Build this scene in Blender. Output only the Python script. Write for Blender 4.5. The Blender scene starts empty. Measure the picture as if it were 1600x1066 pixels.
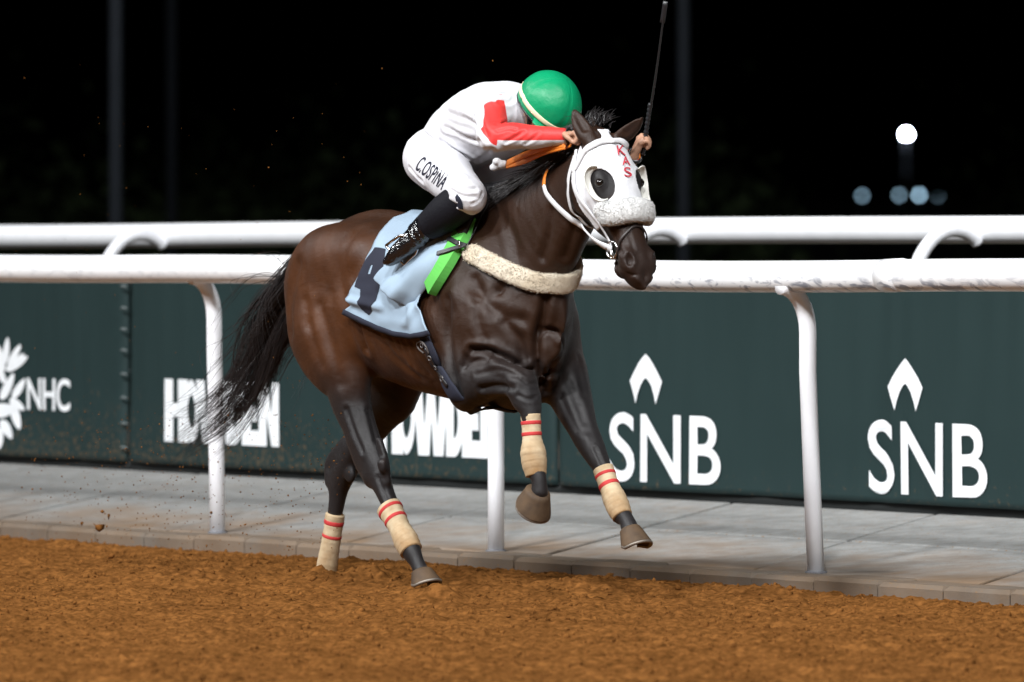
import bpy, bmesh, math, random
import numpy as np
from mathutils import Vector, Matrix
random.seed(7); rng = np.random.default_rng(7)
scene = bpy.context.scene
col = scene.collection

# ------------------------------------------------------------------ camera
F_PX = 250.0 / 36.0 * 1600.0      # 250 mm lens on a 36 mm sensor, in photo pixels
CAM_Z, HOR = 1.6, 310.0           # eye height and the row of the horizon
cd = bpy.data.cameras.new('camera'); cam = bpy.data.objects.new('camera', cd); col.objects.link(cam)
cam.location = (0, 0, CAM_Z); cam.rotation_euler = (math.pi / 2, 0, 0)
cd.lens = 250; cd.sensor_width = 36; cd.sensor_fit = 'HORIZONTAL'
cd.shift_y = -(533.0 - HOR) / 1600.0
cd.clip_start = 1; cd.clip_end = 6000
cd.dof.use_dof = True; cd.dof.focus_distance = 29.1; cd.dof.aperture_fstop = 3.2; cd.dof.aperture_blades = 0
scene.camera = cam

# ------------------------------------------------------------------ night sky
w = bpy.data.worlds.new('World'); scene.world = w; w.use_nodes = True
nt = w.node_tree; bg = nt.nodes['Background']
sky = nt.nodes.new('ShaderNodeTexSky'); sky.sky_type = 'NISHITA'; sky.sun_disc = False
sky.sun_elevation = math.radians(-3); sky.sun_rotation = math.radians(200)
nt.links.new(sky.outputs[0], bg.inputs[0]); bg.inputs[1].default_value = 0.06

# ------------------------------------------------------------------ floodlight banks of the racecourse (the masts are built below)
MASTS = [  # x, y, height, power in W, colour, half-size of the lamp bank, what it is called
    (-23.0, -3.0, 37.0, 1900, (0.97, 0.985, 1.0), 2.4, 'tall floodlight mast behind the camera, near left'),
    (20.0, -8.0, 37.0, 1250, (0.97, 0.985, 1.0), 2.4, 'tall floodlight mast behind the camera to the right'),
    (-4.0, -16.0, 34.0, 1500, (0.97, 0.985, 1.0), 2.4, 'tall floodlight mast straight behind the camera'),
    (-44.0, 10.0, 36.0, 1500, (0.97, 0.985, 1.0), 2.4, 'tall floodlight mast on the near side, far left'),
    (-50.0, 44.0, 36.0, 800, (0.97, 0.985, 1.0), 2.4, 'tall floodlight mast up the track beyond the left edge'),
]
AIM = Vector((0.2, 30.5, 0.8))
scene.view_settings.view_transform = 'Standard'; scene.view_settings.look = 'None'
scene.view_settings.exposure = 0.0; scene.view_settings.gamma = 1.0
scene.view_settings.use_curve_mapping = False

# ------------------------------------------------------------------ object helpers
def tag(o, label=None, cat=None, group=None, kind=None):
    if label: o['label'] = label
    if cat: o['category'] = cat
    if group: o['group'] = group
    if kind: o['kind'] = kind
    return o
def empty(name, loc=(0, 0, 0), rz=0.0, parent=None):
    o = bpy.data.objects.new(name, None); col.objects.link(o)
    o.location = loc; o.rotation_euler = (0, 0, rz); o.empty_display_size = 0.1
    if parent: o.parent = parent
    return o
def mesh_obj(name, verts, faces, mat=None, parent=None, smooth=True):
    me = bpy.data.meshes.new(name)
    verts = np.asarray(verts, dtype=np.float32).reshape(-1, 3)
    if isinstance(faces, np.ndarray):
        n, m = faces.shape
        me.vertices.add(len(verts)); me.vertices.foreach_set('co', verts.ravel())
        me.loops.add(n * m); me.loops.foreach_set('vertex_index', faces.astype(np.int32).ravel())
        me.polygons.add(n); me.polygons.foreach_set('loop_start', np.arange(0, n * m, m, dtype=np.int32))
        me.update(calc_edges=True)
    else:
        me.from_pydata([tuple(map(float, v)) for v in verts], [], [tuple(int(i) for i in f) for f in faces]); me.update()
    me.validate()
    if smooth: me.polygons.foreach_set('use_smooth', [True] * len(me.polygons))
    o = bpy.data.objects.new(name, me); col.objects.link(o)
    if mat: me.materials.append(mat)
    if parent: o.parent = parent
    return o
def attr(o, name, vals):
    a = o.data.attributes.new(name, 'FLOAT', 'POINT'); a.data.foreach_set('value', np.asarray(vals, dtype=np.float32))
class MB:
    """collects shapes for ONE mesh"""
    def __init__(s): s.v = []; s.f = []; s.n = 0
    def add(s, v, f):
        v = [tuple(map(float, q)) for q in v]
        s.v += v; s.f += [tuple(int(i) + s.n for i in q) for q in f]; s.n += len(v)
    def box(s, c, sz, R=None, bev=0.0):
        hx, hy, hz = [q / 2 for q in sz]
        V = [Vector((x, y, z)) for x in (-hx, hx) for y in (-hy, hy) for z in (-hz, hz)]
        if R is not None: V = [R @ q for q in V]
        c = Vector(c)
        s.add([q + c for q in V], [(0, 1, 3, 2), (4, 6, 7, 5), (0, 4, 5, 1), (2, 3, 7, 6), (0, 2, 6, 4), (1, 5, 7, 3)])
    def tube(s, pts, r, n=10, cap=True):
        P = [Vector(p) for p in pts]
        if not hasattr(r, '__len__'): r = [r] * len(P)
        prev = None; rings = []
        for i, p in enumerate(P):
            t = (P[min(i + 1, len(P) - 1)] - P[max(i - 1, 0)]).normalized()
            if prev is None:
                a = Vector((0, 0, 1)) if abs(t.z) < 0.9 else Vector((1, 0, 0))
            else: a = prev
            u = (a - t * a.dot(t)).normalized(); prev = u; v = t.cross(u)
            rings.append([p + (u * math.cos(2 * math.pi * k / n) + v * math.sin(2 * math.pi * k / n)) * r[i] for k in range(n)])
        V = [q for rg in rings for q in rg]; Fc = []
        for i in range(len(P) - 1):
            for k in range(n):
                Fc.append((i * n + k, i * n + (k + 1) % n, (i + 1) * n + (k + 1) % n, (i + 1) * n + k))
        if cap: Fc += [tuple(range(n))[::-1], tuple((len(P) - 1) * n + k for k in range(n))]
        s.add(V, Fc)
    def strap(s, pts, nrm, wid, thk):
        """flat band: pts on its middle line, nrm = outward normals, wid across, thk thick"""
        P = [Vector(p) for p in pts]; N = [Vector(q) for q in nrm]
        if not hasattr(wid, '__len__'): wid = [wid] * len(P)
        V = []; Fc = []
        for i, p in enumerate(P):
            t = (P[min(i + 1, len(P) - 1)] - P[max(i - 1, 0)]).normalized()
            n_ = (N[i] - t * N[i].dot(t)).normalized(); b = t.cross(n_) * wid[i] / 2
            e = 0.75
            V += [p - b, p - b * e + n_ * thk, p + b * e + n_ * thk, p + b, p + b * e - n_ * thk * .3, p - b * e - n_ * thk * .3]
        for i in range(len(P) - 1):
            for k in range(6):
                Fc.append((i * 6 + k, i * 6 + (k + 1) % 6, (i + 1) * 6 + (k + 1) % 6, (i + 1) * 6 + k))
        L = (len(P) - 1) * 6
        Fc += [(5, 4, 3, 2, 1, 0), tuple(L + k for k in range(6))]
        s.add(V, Fc)
    def build(s, name, mat, parent=None, smooth=True):
        o = mesh_obj(name, s.v, s.f, mat, parent, smooth)
        bm = bmesh.new(); bm.from_mesh(o.data); bmesh.ops.recalc_face_normals(bm, faces=bm.faces); bm.to_mesh(o.data); bm.free()
        return o
def catmull(P, m=6):
    P = np.asarray(P, float); n = len(P)
    if n < 3:
        t = np.linspace(0, 1, m + 1)[:, None]; return P[0] * (1 - t) + P[-1] * t
    Q = np.vstack([2 * P[0] - P[1], P, 2 * P[-1] - P[-2]]); out = []
    for i in range(n - 1):
        a, b, c, d = Q[i:i + 4]
        for t in np.linspace(0, 1, m, endpoint=False):
            out.append(.5 * (2 * b + (c - a) * t + (2 * a - 5 * b + 4 * c - d) * t * t + (3 * b - a - 3 * c + d) * t ** 3))
    out.append(P[-1]); return np.array(out)
def sstep(a, b, x):
    t = np.clip((x - a) / (b - a), 0, 1); return t * t * (3 - 2 * t)

# value noise in numpy
_LAT = rng.random(1 << 16).astype(np.float32)
def vnoise(x, y, z=0.0):
    x, y, z = np.broadcast_arrays(np.asarray(x, float), np.asarray(y, float), np.asarray(z, float))
    xi, yi, zi = np.floor(x).astype(np.int64), np.floor(y).astype(np.int64), np.floor(z).astype(np.int64)
    fx, fy, fz = x - xi, y - yi, z - zi
    fx, fy, fz = [q * q * (3 - 2 * q) for q in (fx, fy, fz)]
    def L(a, b, c): return _LAT[((a * 73856093) ^ (b * 19349663) ^ (c * 83492791)) & 0xffff]
    o = 0
    for a in (0, 1):
        for b in (0, 1):
            for c in (0, 1):
                o = o + L(xi + a, yi + b, zi + c) * (fx if a else 1 - fx) * (fy if b else 1 - fy) * (fz if c else 1 - fz)
    return o * 2 - 1
def fbm(x, y, z=0.0, oct=4):
    s = 0; a = 1
    for i in range(oct):
        s = s + a * vnoise(x * 2 ** i + 17 * i, y * 2 ** i + 31 * i, np.asarray(z) * 2 ** i + 5 * i); a *= .5
    return s

# ------------------------------------------------------------------ pixels of the photo to points of the place
HD = np.array([0.6, -0.8]); NL = np.array([0.8, 0.6])     # running direction of track, rails and horse; NL points away from the track side
def at(u, v, Y):
    return Vector(((u - 800) / F_PX * Y, Y, CAM_Z - (v - HOR) / F_PX * Y))
P0 = np.array([-0.268, 29.60])                            # the horse's origin on the track
def hp(u, v, y):
    """point in the horse's own frame (x forward, y left, z up) seen at a photo pixel, at a given offset y from its middle plane"""
    b = P0 + y * NL; k = (u - 800) / F_PX
    x = (k * b[1] - b[0]) / (HD[0] - k * HD[1]); Y = b[1] + x * HD[1]
    return np.array([x, y, CAM_Z - (v - HOR) / F_PX * Y])

# ------------------------------------------------------------------ materials
def mat(name, colr=(.5, .5, .5), rough=.5, spec=.5, noise=None, bump=None, metal=0.0, sheen=0.0, coat=0.0):
    """noise=(scale, amount, (second colour)); bump=(scale, strength, distance)"""
    m = bpy.data.materials.new(name); m.use_nodes = True
    t = m.node_tree; p = t.nodes['Principled BSDF']
    p.inputs['Base Color'].default_value = (*colr, 1); p.inputs['Roughness'].default_value = rough
    p.inputs['Specular IOR Level'].default_value = spec; p.inputs['Metallic'].default_value = metal
    p.inputs['Sheen Weight'].default_value = sheen; p.inputs['Coat Weight'].default_value = coat
    tc = t.nodes.new('ShaderNodeTexCoord')
    if noise:
        n = t.nodes.new('ShaderNodeTexNoise'); n.inputs['Scale'].default_value = noise[0]; n.inputs['Detail'].default_value = 6
        t.links.new(tc.outputs['Object'], n.inputs['Vector'])
        r = t.nodes.new('ShaderNodeMapRange'); r.inputs[1].default_value = .35; r.inputs[2].default_value = .65; r.inputs[3].default_value = 0; r.inputs[4].default_value = noise[1]
        t.links.new(n.outputs[0], r.inputs[0])
        mx = t.nodes.new('ShaderNodeMix'); mx.data_type = 'RGBA'
        mx.inputs[6].default_value = (*colr, 1); mx.inputs[7].default_value = (*noise[2], 1)
        t.links.new(r.outputs[0], mx.inputs[0]); t.links.new(mx.outputs[2], p.inputs['Base Color'])
    if bump:
        n = t.nodes.new('ShaderNodeTexNoise'); n.inputs['Scale'].default_value = bump[0]; n.inputs['Detail'].default_value = 5
        t.links.new(tc.outputs['Object'], n.inputs['Vector'])
        b = t.nodes.new('ShaderNodeBump'); b.inputs['Strength'].default_value = bump[1]; b.inputs['Distance'].default_value = bump[2]
        t.links.new(n.outputs[0], b.inputs['Height']); t.links.new(b.outputs[0], p.inputs['Normal'])
    return m
def mix_attr(m, name, colr, lo=-0.001, hi=0.001, rough=None, var=None):
    """lay a second colour over a material where a mesh attribute is above a threshold; var=(noise scale, spread) breaks the edge up"""
    t = m.node_tree; p = t.nodes['Principled BSDF']; L = t.links
    a = t.nodes.new('ShaderNodeAttribute'); a.attribute_name = name; src = a.outputs['Fac']
    if var:
        tc = t.nodes.new('ShaderNodeTexCoord'); n = t.nodes.new('ShaderNodeTexNoise'); n.inputs['Scale'].default_value = var[0]; n.inputs['Detail'].default_value = 5
        L.new(tc.outputs['Object'], n.inputs['Vector'])
        ad = t.nodes.new('ShaderNodeMath'); ad.operation = 'MULTIPLY_ADD'; L.new(n.outputs[0], ad.inputs[0]); ad.inputs[1].default_value = var[1]
        L.new(src, ad.inputs[2]); sb = t.nodes.new('ShaderNodeMath'); sb.operation = 'SUBTRACT'; L.new(ad.outputs[0], sb.inputs[0]); sb.inputs[1].default_value = var[1] * .5; src = sb.outputs[0]
    r = t.nodes.new('ShaderNodeMapRange'); r.inputs[1].default_value = lo; r.inputs[2].default_value = hi; L.new(src, r.inputs[0])
    mx = t.nodes.new('ShaderNodeMix'); mx.data_type = 'RGBA'; bc = p.inputs['Base Color']
    if bc.is_linked: L.new(bc.links[0].from_socket, mx.inputs[6])
    else: mx.inputs[6].default_value = bc.default_value[:]
    mx.inputs[7].default_value = (*colr, 1); L.new(r.outputs[0], mx.inputs[0]); L.new(mx.outputs[2], bc)
    return m
WHITE = mat('white_enamel', (.82, .83, .85), .35, .5, noise=(9, .5, (.72, .73, .75)))
# ================================================================== THE SETTING
def rail_xy(s, off=0.0):
    """point on the post line, s metres along the running direction, off metres towards the infield"""
    return np.array([-1.40, 33.9]) + HD * s + NL * off
def s_of(u, off):
    """distance along a line parallel to the posts at which it is seen in photo column u"""
    b = rail_xy(0, off); k = (u - 800) / F_PX
    return (k * b[1] - b[0]) / (HD[0] - k * HD[1])

# ---- ground to the horizon
M_GROUND = mat('dark_turf', (.030, .045, .018), .95, .2, noise=(.4, 1, (.05, .055, .03)))
vs = []; S_ = 3000
xs = [-S_, -60, 60, S_]; ys = [-300, 60, 5000]
mesh_obj('ground', [(-S_, -300, -.35), (S_, -300, -.35), (S_, 5000, -.35), (-S_, 5000, -.35)], [(0, 1, 2, 3)], M_GROUND, smooth=False)['kind'] = 'structure'

# ---- dirt track: a sheet in track coordinates, fine where the picture looks, rough everywhere
KERB_FRONT = -.27
def dirt_h(X, Y):
    X = np.asarray(X, float); Y = np.asarray(Y, float)
    s = (X + 1.4) * HD[0] + (Y - 33.9) * HD[1]; o = (X + 1.4) * NL[0] + (Y - 33.9) * NL[1]
    z = -.03 + .012 * fbm(X * .9, Y * .9, 1.0, 3)
    z = z + .008 * fbm(X * 6, Y * 6, 2.0, 3) * (.6 + .6 * vnoise(X * .7, Y * .7, 9.))
    n = vnoise(X * 17, Y * 17, 3.0); z = z + .0095 * np.maximum(n, -.3)
    n = vnoise(X * 38, Y * 38, 4.0); z = z + .008 * n + .004 * vnoise(X * 75, Y * 75, 6.0)
    # raked furrows along the running direction
    z = z + .010 * np.sin(o * 21 + 2.2 * fbm(s * .8, o * .8, 7., 2)) * (.5 + .5 * vnoise(s * 1.5, o * 2, 3.))
    # churned-up heaps and hoof pits
    for (u, v, rx, ry, h) in [(572, 898, .17, .22, .055), (640, 905, .10, .2, .02), (1180, 915, .25, .22, .028), (1440, 932, .3, .2, .016), (740, 893, .2, .2, .03), (676, 926, .13, .10, .06), (250, 895, .3, .3, .03), (890, 905, .3, .25, .03), (500, 893, .08, .2, .03)]:
        Yc = CAM_Z * F_PX / (v - HOR); Xc = (u - 800) / F_PX * Yc
        q = ((X - Xc) / rx) ** 2 + ((Y - Yc) / ry) ** 2
        z = z + h * np.exp(-q) * (1 + .5 * vnoise(X * 22, Y * 22, 5.))
    hr = np.random.default_rng(77)
    for _ in range(70):                                                   # old hoof prints along the running line
        sc_, oc_ = hr.uniform(-4.5, 11), hr.uniform(-7.5, -.6); a_, b_ = (s - sc_) / .085, (o - oc_) / .065
        q = a_ * a_ + b_ * b_; z = z - .030 * np.exp(-q) + .014 * np.exp(-(np.sqrt(q) - 1.7) ** 2 * 3)
    # falls away a little and frays against the kerb
    e = o - KERB_FRONT + .035 * fbm(s * 2.3, 0, 0, 3) + .05
    z = z - .035 * sstep(-.5, .0, e)
    return z
def sheet(x0, x1, nx, y0, y1, ny):
    gx = np.linspace(x0, x1, nx); gy = np.linspace(y0, y1, ny); X, Y = np.meshgrid(gx, gy)
    i = np.arange(ny - 1)[:, None] * nx + np.arange(nx - 1)[None]
    return X, Y, np.stack([i, i + 1, i + nx + 1, i + nx], -1).reshape(-1, 4)
M_DIRT = mat('orange_dirt', (.168, .069, .0185), 1.0, .0, noise=(3.5, .75, (.105, .042, .0115)), bump=(260, .5, .004))
t = M_DIRT.node_tree; pz = t.nodes['Principled BSDF']
n2 = t.nodes.new('ShaderNodeTexNoise'); n2.inputs['Scale'].default_value = 34; n2.inputs['Detail'].default_value = 4
tc = t.nodes.new('ShaderNodeTexCoord'); t.links.new(tc.outputs['Object'], n2.inputs['Vector'])
hv = t.nodes.new('ShaderNodeHueSaturation'); mr = t.nodes.new('ShaderNodeMapRange'); mr.inputs[1].default_value = .3; mr.inputs[2].default_value = .7; mr.inputs[3].default_value = .5; mr.inputs[4].default_value = 1.4
t.links.new(n2.outputs[0], mr.inputs[0]); t.links.new(mr.outputs[0], hv.inputs['Value'])
src = pz.inputs['Base Color'].links[0].from_socket; t.links.new(src, hv.inputs['Color']); t.links.new(hv.outputs[0], pz.inputs['Base Color'])

X, Y, Fq = sheet(-4.6, 4.8, 980, 20.6, 38.6, 780)
o_ = (X + 1.4) * NL[0] + (Y - 33.9) * NL[1]
Z = dirt_h(X, Y)
keep = (o_.ravel()[Fq] < .03).all(1)
track = empty('dirt_track'); track['kind'] = 'structure'
mesh_obj('raked_dirt', np.stack([X, Y, Z], -1).reshape(-1, 3), Fq[keep], M_DIRT, track)
# the rest of the track, out of the picture, as a coarser skirt
far = []
def q4(s0, s1, o0, o1):
    n = 24
    for i in range(n):
        for j in range(n):
            a = [(s0 + (s1 - s0) * (i + di) / n, o0 + (o1 - o0) * (j + dj) / n) for di, dj in ((0, 0), (1, 0), (1, 1), (0, 1))]
            far.append([(*rail_xy(s, o), -.075) for s, o in a])
q4(-70, 70, -24, .0)
V = np.array(far).reshape(-1, 3); mesh_obj('outer_dirt', V, np.arange(len(V)).reshape(-1, 4), M_DIRT, track)

# loose clods lying on the track (beyond counting)
def clods(n, sampler, rmin, rmax, seed):
    r_ = np.random.default_rng(seed)
    ico = bmesh.new(); bmesh.ops.create_icosphere(ico, subdivisions=1, radius=1)
    iv = np.array([v.co for v in ico.verts]); fi = np.array([[v.index for v in f.verts] for f in ico.faces]); ico.free()
    Vv = []; Ff = []
    for i in range(n):
        p, k = sampler(r_); r = rmin + (rmax - rmin) * r_.random() ** 3
        sc = r * k * (.7 + .6 * r_.random(3)); a = r_.random() * 6.28
        q = iv * (1 + .25 * r_.standard_normal((len(iv), 1))) * sc
        q = np.stack([q[:, 0] * math.cos(a) - q[:, 1] * math.sin(a), q[:, 0] * math.sin(a) + q[:, 1] * math.cos(a), q[:, 2]], -1) + p
        Vv.append(q); Ff.append(fi + i * len(iv))
    return np.vstack(Vv), np.vstack(Ff)
# (fast: heights in one go)
def on_dirt_many(n, seed):
    r_ = np.random.default_rng(seed); y = 23.4 + 12.5 * r_.random(n); x = (r_.random(n) - .5) * 2 * y * .075
    o = (x + 1.4) * NL[0] + (y - 33.9) * NL[1]; k = o < -.2 + .1 * r_.random(n)
    return np.stack([x[k], y[k], dirt_h(x[k], y[k]) + .001], -1)
pts = on_dirt_many(14000, 3); it = iter(pts)
V, Fc = clods(len(pts), lambda r_: (next(it), 1.0), .003, .012, 5)
tag(mesh_obj('loose_dirt', V, Fc, M_DIRT, smooth=True), 'loose crumbs of orange dirt scattered over the track', 'dirt', kind='stuff')

# ---- concrete apron between the track and the banners, laid in slabs, edged with kerb stones
BAN_OFF = 1.90; BAN_Z = .146
def apron_z(o): return BAN_Z * np.clip(o / BAN_OFF, 0, 2)
M_CONC = mat('concrete', (.265, .267, .258), .9, .1, noise=(11, .9, (.20, .20, .193)), bump=(90, .35, .004))
def add_dust(m, amt=.8):
    """orange dust trodden and blown on to the concrete: thick by the track, thinning towards the banners, in patches"""
    t = m.node_tree; p = t.nodes['Principled BSDF']; L = t.links
    geo = t.nodes.new('ShaderNodeNewGeometry')
    dt = t.nodes.new('ShaderNodeVectorMath'); dt.operation = 'DOT_PRODUCT'; dt.inputs[1].default_value = (NL[0], NL[1], 0)
    L.new(geo.outputs['Position'], dt.inputs[0])
    o0 = float(np.array([-1.4, 33.9]) @ NL)
    sep = t.nodes.new('ShaderNodeMath'); sep.operation = 'SUBTRACT'; L.new(dt.outputs['Value'], sep.inputs[0]); sep.inputs[1].default_value = o0
    mp = t.nodes.new('ShaderNodeMapping'); mp.inputs['Scale'].default_value = (1, 1, 1); L.new(geo.outputs['Position'], mp.inputs[0])
    n = t.nodes.new('ShaderNodeTexNoise'); n.inputs['Scale'].default_value = 1.9; n.inputs['Detail'].default_value = 8; n.inputs['Roughness'].default_value = .65; L.new(mp.outputs[0], n.inputs['Vector'])
    r = t.nodes.new('ShaderNodeMapRange'); r.inputs[1].default_value = -.3; r.inputs[2].default_value = 1.1; r.inputs[3].default_value = .40; r.inputs[4].default_value = -.04; L.new(sep.outputs[0], r.inputs[0])
    ad = t.nodes.new('ShaderNodeMath'); ad.operation = 'ADD'; L.new(n.outputs[0], ad.inputs[0]); L.new(r.outputs[0], ad.inputs[1])
    r2 = t.nodes.new('ShaderNodeMapRange'); r2.inputs[1].default_value = .52; r2.inputs[2].default_value = .92; r2.inputs[4].default_value = amt; L.new(ad.outputs[0], r2.inputs[0])
    # crumbs
    n3 = t.nodes.new('ShaderNodeTexNoise'); n3.inputs['Scale'].default_value = 60; n3.inputs['Detail'].default_value = 2; L.new(geo.outputs['Position'], n3.inputs['Vector'])
    r3 = t.nodes.new('ShaderNodeMapRange'); r3.inputs[1].default_value = .63; r3.inputs[2].default_value = .68; r3.inputs[4].default_value = .75; L.new(n3.outputs[0], r3.inputs[0])
    mxx = t.nodes.new('ShaderNodeMath'); mxx.operation = 'MAXIMUM'; L.new(r2.outputs[0], mxx.inputs[0]); L.new(r3.outputs[0], mxx.inputs[1])
    mx = t.nodes.new('ShaderNodeMix'); mx.data_type = 'RGBA'; L.new(mxx.outputs[0], mx.inputs[0])
    src = p.inputs['Base Color'].links[0].from_socket; L.new(src, mx.inputs[6]); mx.inputs[7].default_value = (.20, .118, .058, 1)
    L.new(mx.outputs[2], p.inputs['Base Color'])
add_dust(M_CONC)
M_JOINT = mat('joint_sand', (.075, .062, .05), .95, .2)
apron = empty('apron'); apron['kind'] = 'structure'
def strip(o0, o1, dz, s0, s1, name, m, parent):
    V = [];
    for s in (s0, s1):
        for o in (o0, o1): V.append((*rail_xy(s, o), apron_z(o) + dz))
    return mesh_obj(name, V, [(0, 2, 3, 1)], m, parent, smooth=False)
strip(-.2, BAN_OFF + 2.6, -.03, -70, 40, 'joint_bed', M_JOINT, apron)
def slab(sa, sb, oa, ob, dz, g, name='paving_slab', sk=0.0, zt=None, h=.05, m=None, parent=None, bev=.006):
    z = (lambda o: apron_z(o)) if zt is None else (lambda o: zt)
    V = []; 
    for lv, ins in ((-h, 0), (-bev, 0), (0, bev)):
        for (s, o) in ((sa + g + ins, oa + g + ins), (sb - g - ins, oa + g + ins), (sb - g - ins, ob - g - ins), (sa + g + ins, ob - g - ins)):
            V.append((*rail_xy(s + sk * (o - oa), o), z(o) + lv + dz))
    Fc = []
    for r in (0, 4):
        for k in range(4): Fc.append((r + k, r + (k + 1) % 4, r + 4 + (k + 1) % 4, r + 4 + k))
    Fc += [(8, 9, 10, 11), (3, 2, 1, 0)]
    return mesh_obj(name, V, Fc, m or M_CONC, parent or apron, smooth=False)
r_ = np.random.default_rng(4)
s = s_of(0, 0) - 9.0
while s < s_of(1600, 0) + 5.0:                     # slabs run from the kerb to the banner feet, their joints a little askew
    L_ = 1.5
    slab(s, s + L_, -.02, .96, r_.uniform(-.003, .003), .013, sk=-.55)
    slab(s - .55 * .98, s - .55 * .98 + L_, .96, BAN_OFF + .3, r_.uniform(-.003, .003), .013, sk=-.55)
    s += L_
M_KERB = mat('kerb_concrete', (.13, .125, .115), .95, .1, noise=(5, .8, (.085, .078, .07)), bump=(120, .5, .004)); add_dust(M_KERB, .45)
kerb = empty('kerb'); kerb['kind'] = 'structure'
strip(-.26, 0, -.04, -12, 12, 'joint_bed', M_JOINT, kerb)
s = s_of(0, 0) - 5.04
while s < s_of(1600, 0) + 4.2:
    slab(s, s + .42, KERB_FRONT, -.022, .006 + r_.uniform(-.006, .006), .004, 'kerb_stone', zt=.0, h=.16, m=M_KERB, parent=kerb, bev=.018); s += .42

# ---- running rail between track and apron: white tube on goose-neck posts leaning out over the track
M_RAIL = mat('white_rail_plastic', (.86, .87, .88), .32, .5, noise=(3, .35, (.70, .71, .73)))
def underside_shade(m):  # shading and reflection streaks painted grey on the lower half, stronger to the right
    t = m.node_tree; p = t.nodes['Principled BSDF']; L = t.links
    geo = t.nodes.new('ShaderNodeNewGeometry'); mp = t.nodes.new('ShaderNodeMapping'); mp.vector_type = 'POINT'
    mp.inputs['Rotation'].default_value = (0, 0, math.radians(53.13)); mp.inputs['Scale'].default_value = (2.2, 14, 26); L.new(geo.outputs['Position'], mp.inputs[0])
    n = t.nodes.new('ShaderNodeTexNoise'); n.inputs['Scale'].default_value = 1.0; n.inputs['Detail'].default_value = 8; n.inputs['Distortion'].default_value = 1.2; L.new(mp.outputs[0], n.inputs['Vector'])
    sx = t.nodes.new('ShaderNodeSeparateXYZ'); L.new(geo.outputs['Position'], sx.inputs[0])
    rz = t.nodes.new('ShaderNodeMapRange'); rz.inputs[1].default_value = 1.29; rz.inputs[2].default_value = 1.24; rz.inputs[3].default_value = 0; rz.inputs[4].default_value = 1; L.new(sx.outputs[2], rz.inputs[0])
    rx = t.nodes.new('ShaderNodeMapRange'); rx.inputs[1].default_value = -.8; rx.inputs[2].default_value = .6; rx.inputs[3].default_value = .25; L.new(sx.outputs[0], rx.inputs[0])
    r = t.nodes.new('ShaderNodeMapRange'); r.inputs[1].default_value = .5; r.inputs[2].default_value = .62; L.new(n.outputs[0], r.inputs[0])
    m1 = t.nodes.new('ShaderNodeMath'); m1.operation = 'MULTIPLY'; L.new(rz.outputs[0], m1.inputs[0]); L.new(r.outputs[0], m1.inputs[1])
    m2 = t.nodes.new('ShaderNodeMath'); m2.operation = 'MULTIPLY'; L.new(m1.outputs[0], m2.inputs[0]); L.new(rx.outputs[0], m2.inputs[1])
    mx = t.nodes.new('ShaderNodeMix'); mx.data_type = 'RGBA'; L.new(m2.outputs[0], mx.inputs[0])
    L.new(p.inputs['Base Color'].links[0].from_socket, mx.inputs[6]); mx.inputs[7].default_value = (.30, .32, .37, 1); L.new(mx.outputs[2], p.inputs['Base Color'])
underside_shade(M_RAIL)
RO = -.14
rail = empty('running_rail', (*rail_xy(2, 0), 0)); inv = Vector(rail.location)
tag(rail, 'front white tubular running rail beside the dirt, its posts curling towards the track', 'rail')
rz_pts = [(-1900, 1.25), (-700, 1.25), (0, 1.253), (340, 1.266), (700, 1.266), (1040, 1.262), (1275, 1.269), (1600, 1.287), (2300, 1.29), (3100, 1.29)]
P = []
for u, z in rz_pts: P.append((*rail_xy(s_of(u, RO), RO), z))
b = MB(); b.tube([Vector(q) - inv for q in catmull(P, 8)], .068, 20); b.build('rail_tube', M_RAIL, rail)
jt = MB(); sj = s_of(1397, RO); jt.tube([Vector((*rail_xy(sj - .06, RO), 1.2765)) - inv, Vector((*rail_xy(sj + .06, RO), 1.280)) - inv], .0702, 20); jt.build('rail_joint', M_RAIL, rail)
def goose(u_base, lean, R0, zr, line_off, sgn, reach, base_z, r=.037):
    """post standing on line_off, bending over by `reach` towards sgn*NL to meet the rail at height zr"""
    s = s_of(u_base, line_off); p0 = np.array([*rail_xy(s, line_off), base_z])
    nn = np.array([*NL * sgn, 0]); hh = np.array([*HD, 0])
    pts = [p0, p0 + [0, 0, .4] + nn * lean * .35, p0 + [0, 0, zr - base_z - .40] + nn * lean * .9]
    for a in np.linspace(0, 1, 9):
        th = a * math.pi * .5
        pts.append(p0 + nn * (lean + (reach - lean) * (1 - math.cos(th))) + np.array([0, 0, zr - base_z - .235 + R0 * math.sin(th)]))
    return pts
M_POST = mat('white_post_enamel', (.86, .87, .9), .38, .5, noise=(7, .5, (.78, .79, .83)))
for u, lean in ((-1010, .02), (-540, .02), (-100, .03), (340, .02), (775, .0), (1275, -.0), (1790, .0), (2330, .0)):
    pts = goose(u, lean, .20, 1.262, 0.0, -1, .15, 0.0)
    if u == 1275: pts = [np.array(q) + np.array([*(-NL * .045 * min(1, q[2] / .8)), 0]) for q in pts]
    b = MB(); b.tube([Vector(q) - inv for q in pts], .037, 16)
    po = b.build('post', M_POST, rail)
    b = MB(); p = Vector(pts[0]) - inv; b.tube([p + Vector((0, 0, -.003)), p + Vector((0, 0, .012))], .047, 16); b.build('foot_collar', mat('grey_rubber', (.12, .12, .13), .7) if 'grey_rubber' not in bpy.data.materials else bpy.data.materials['grey_rubber'], po)

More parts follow.
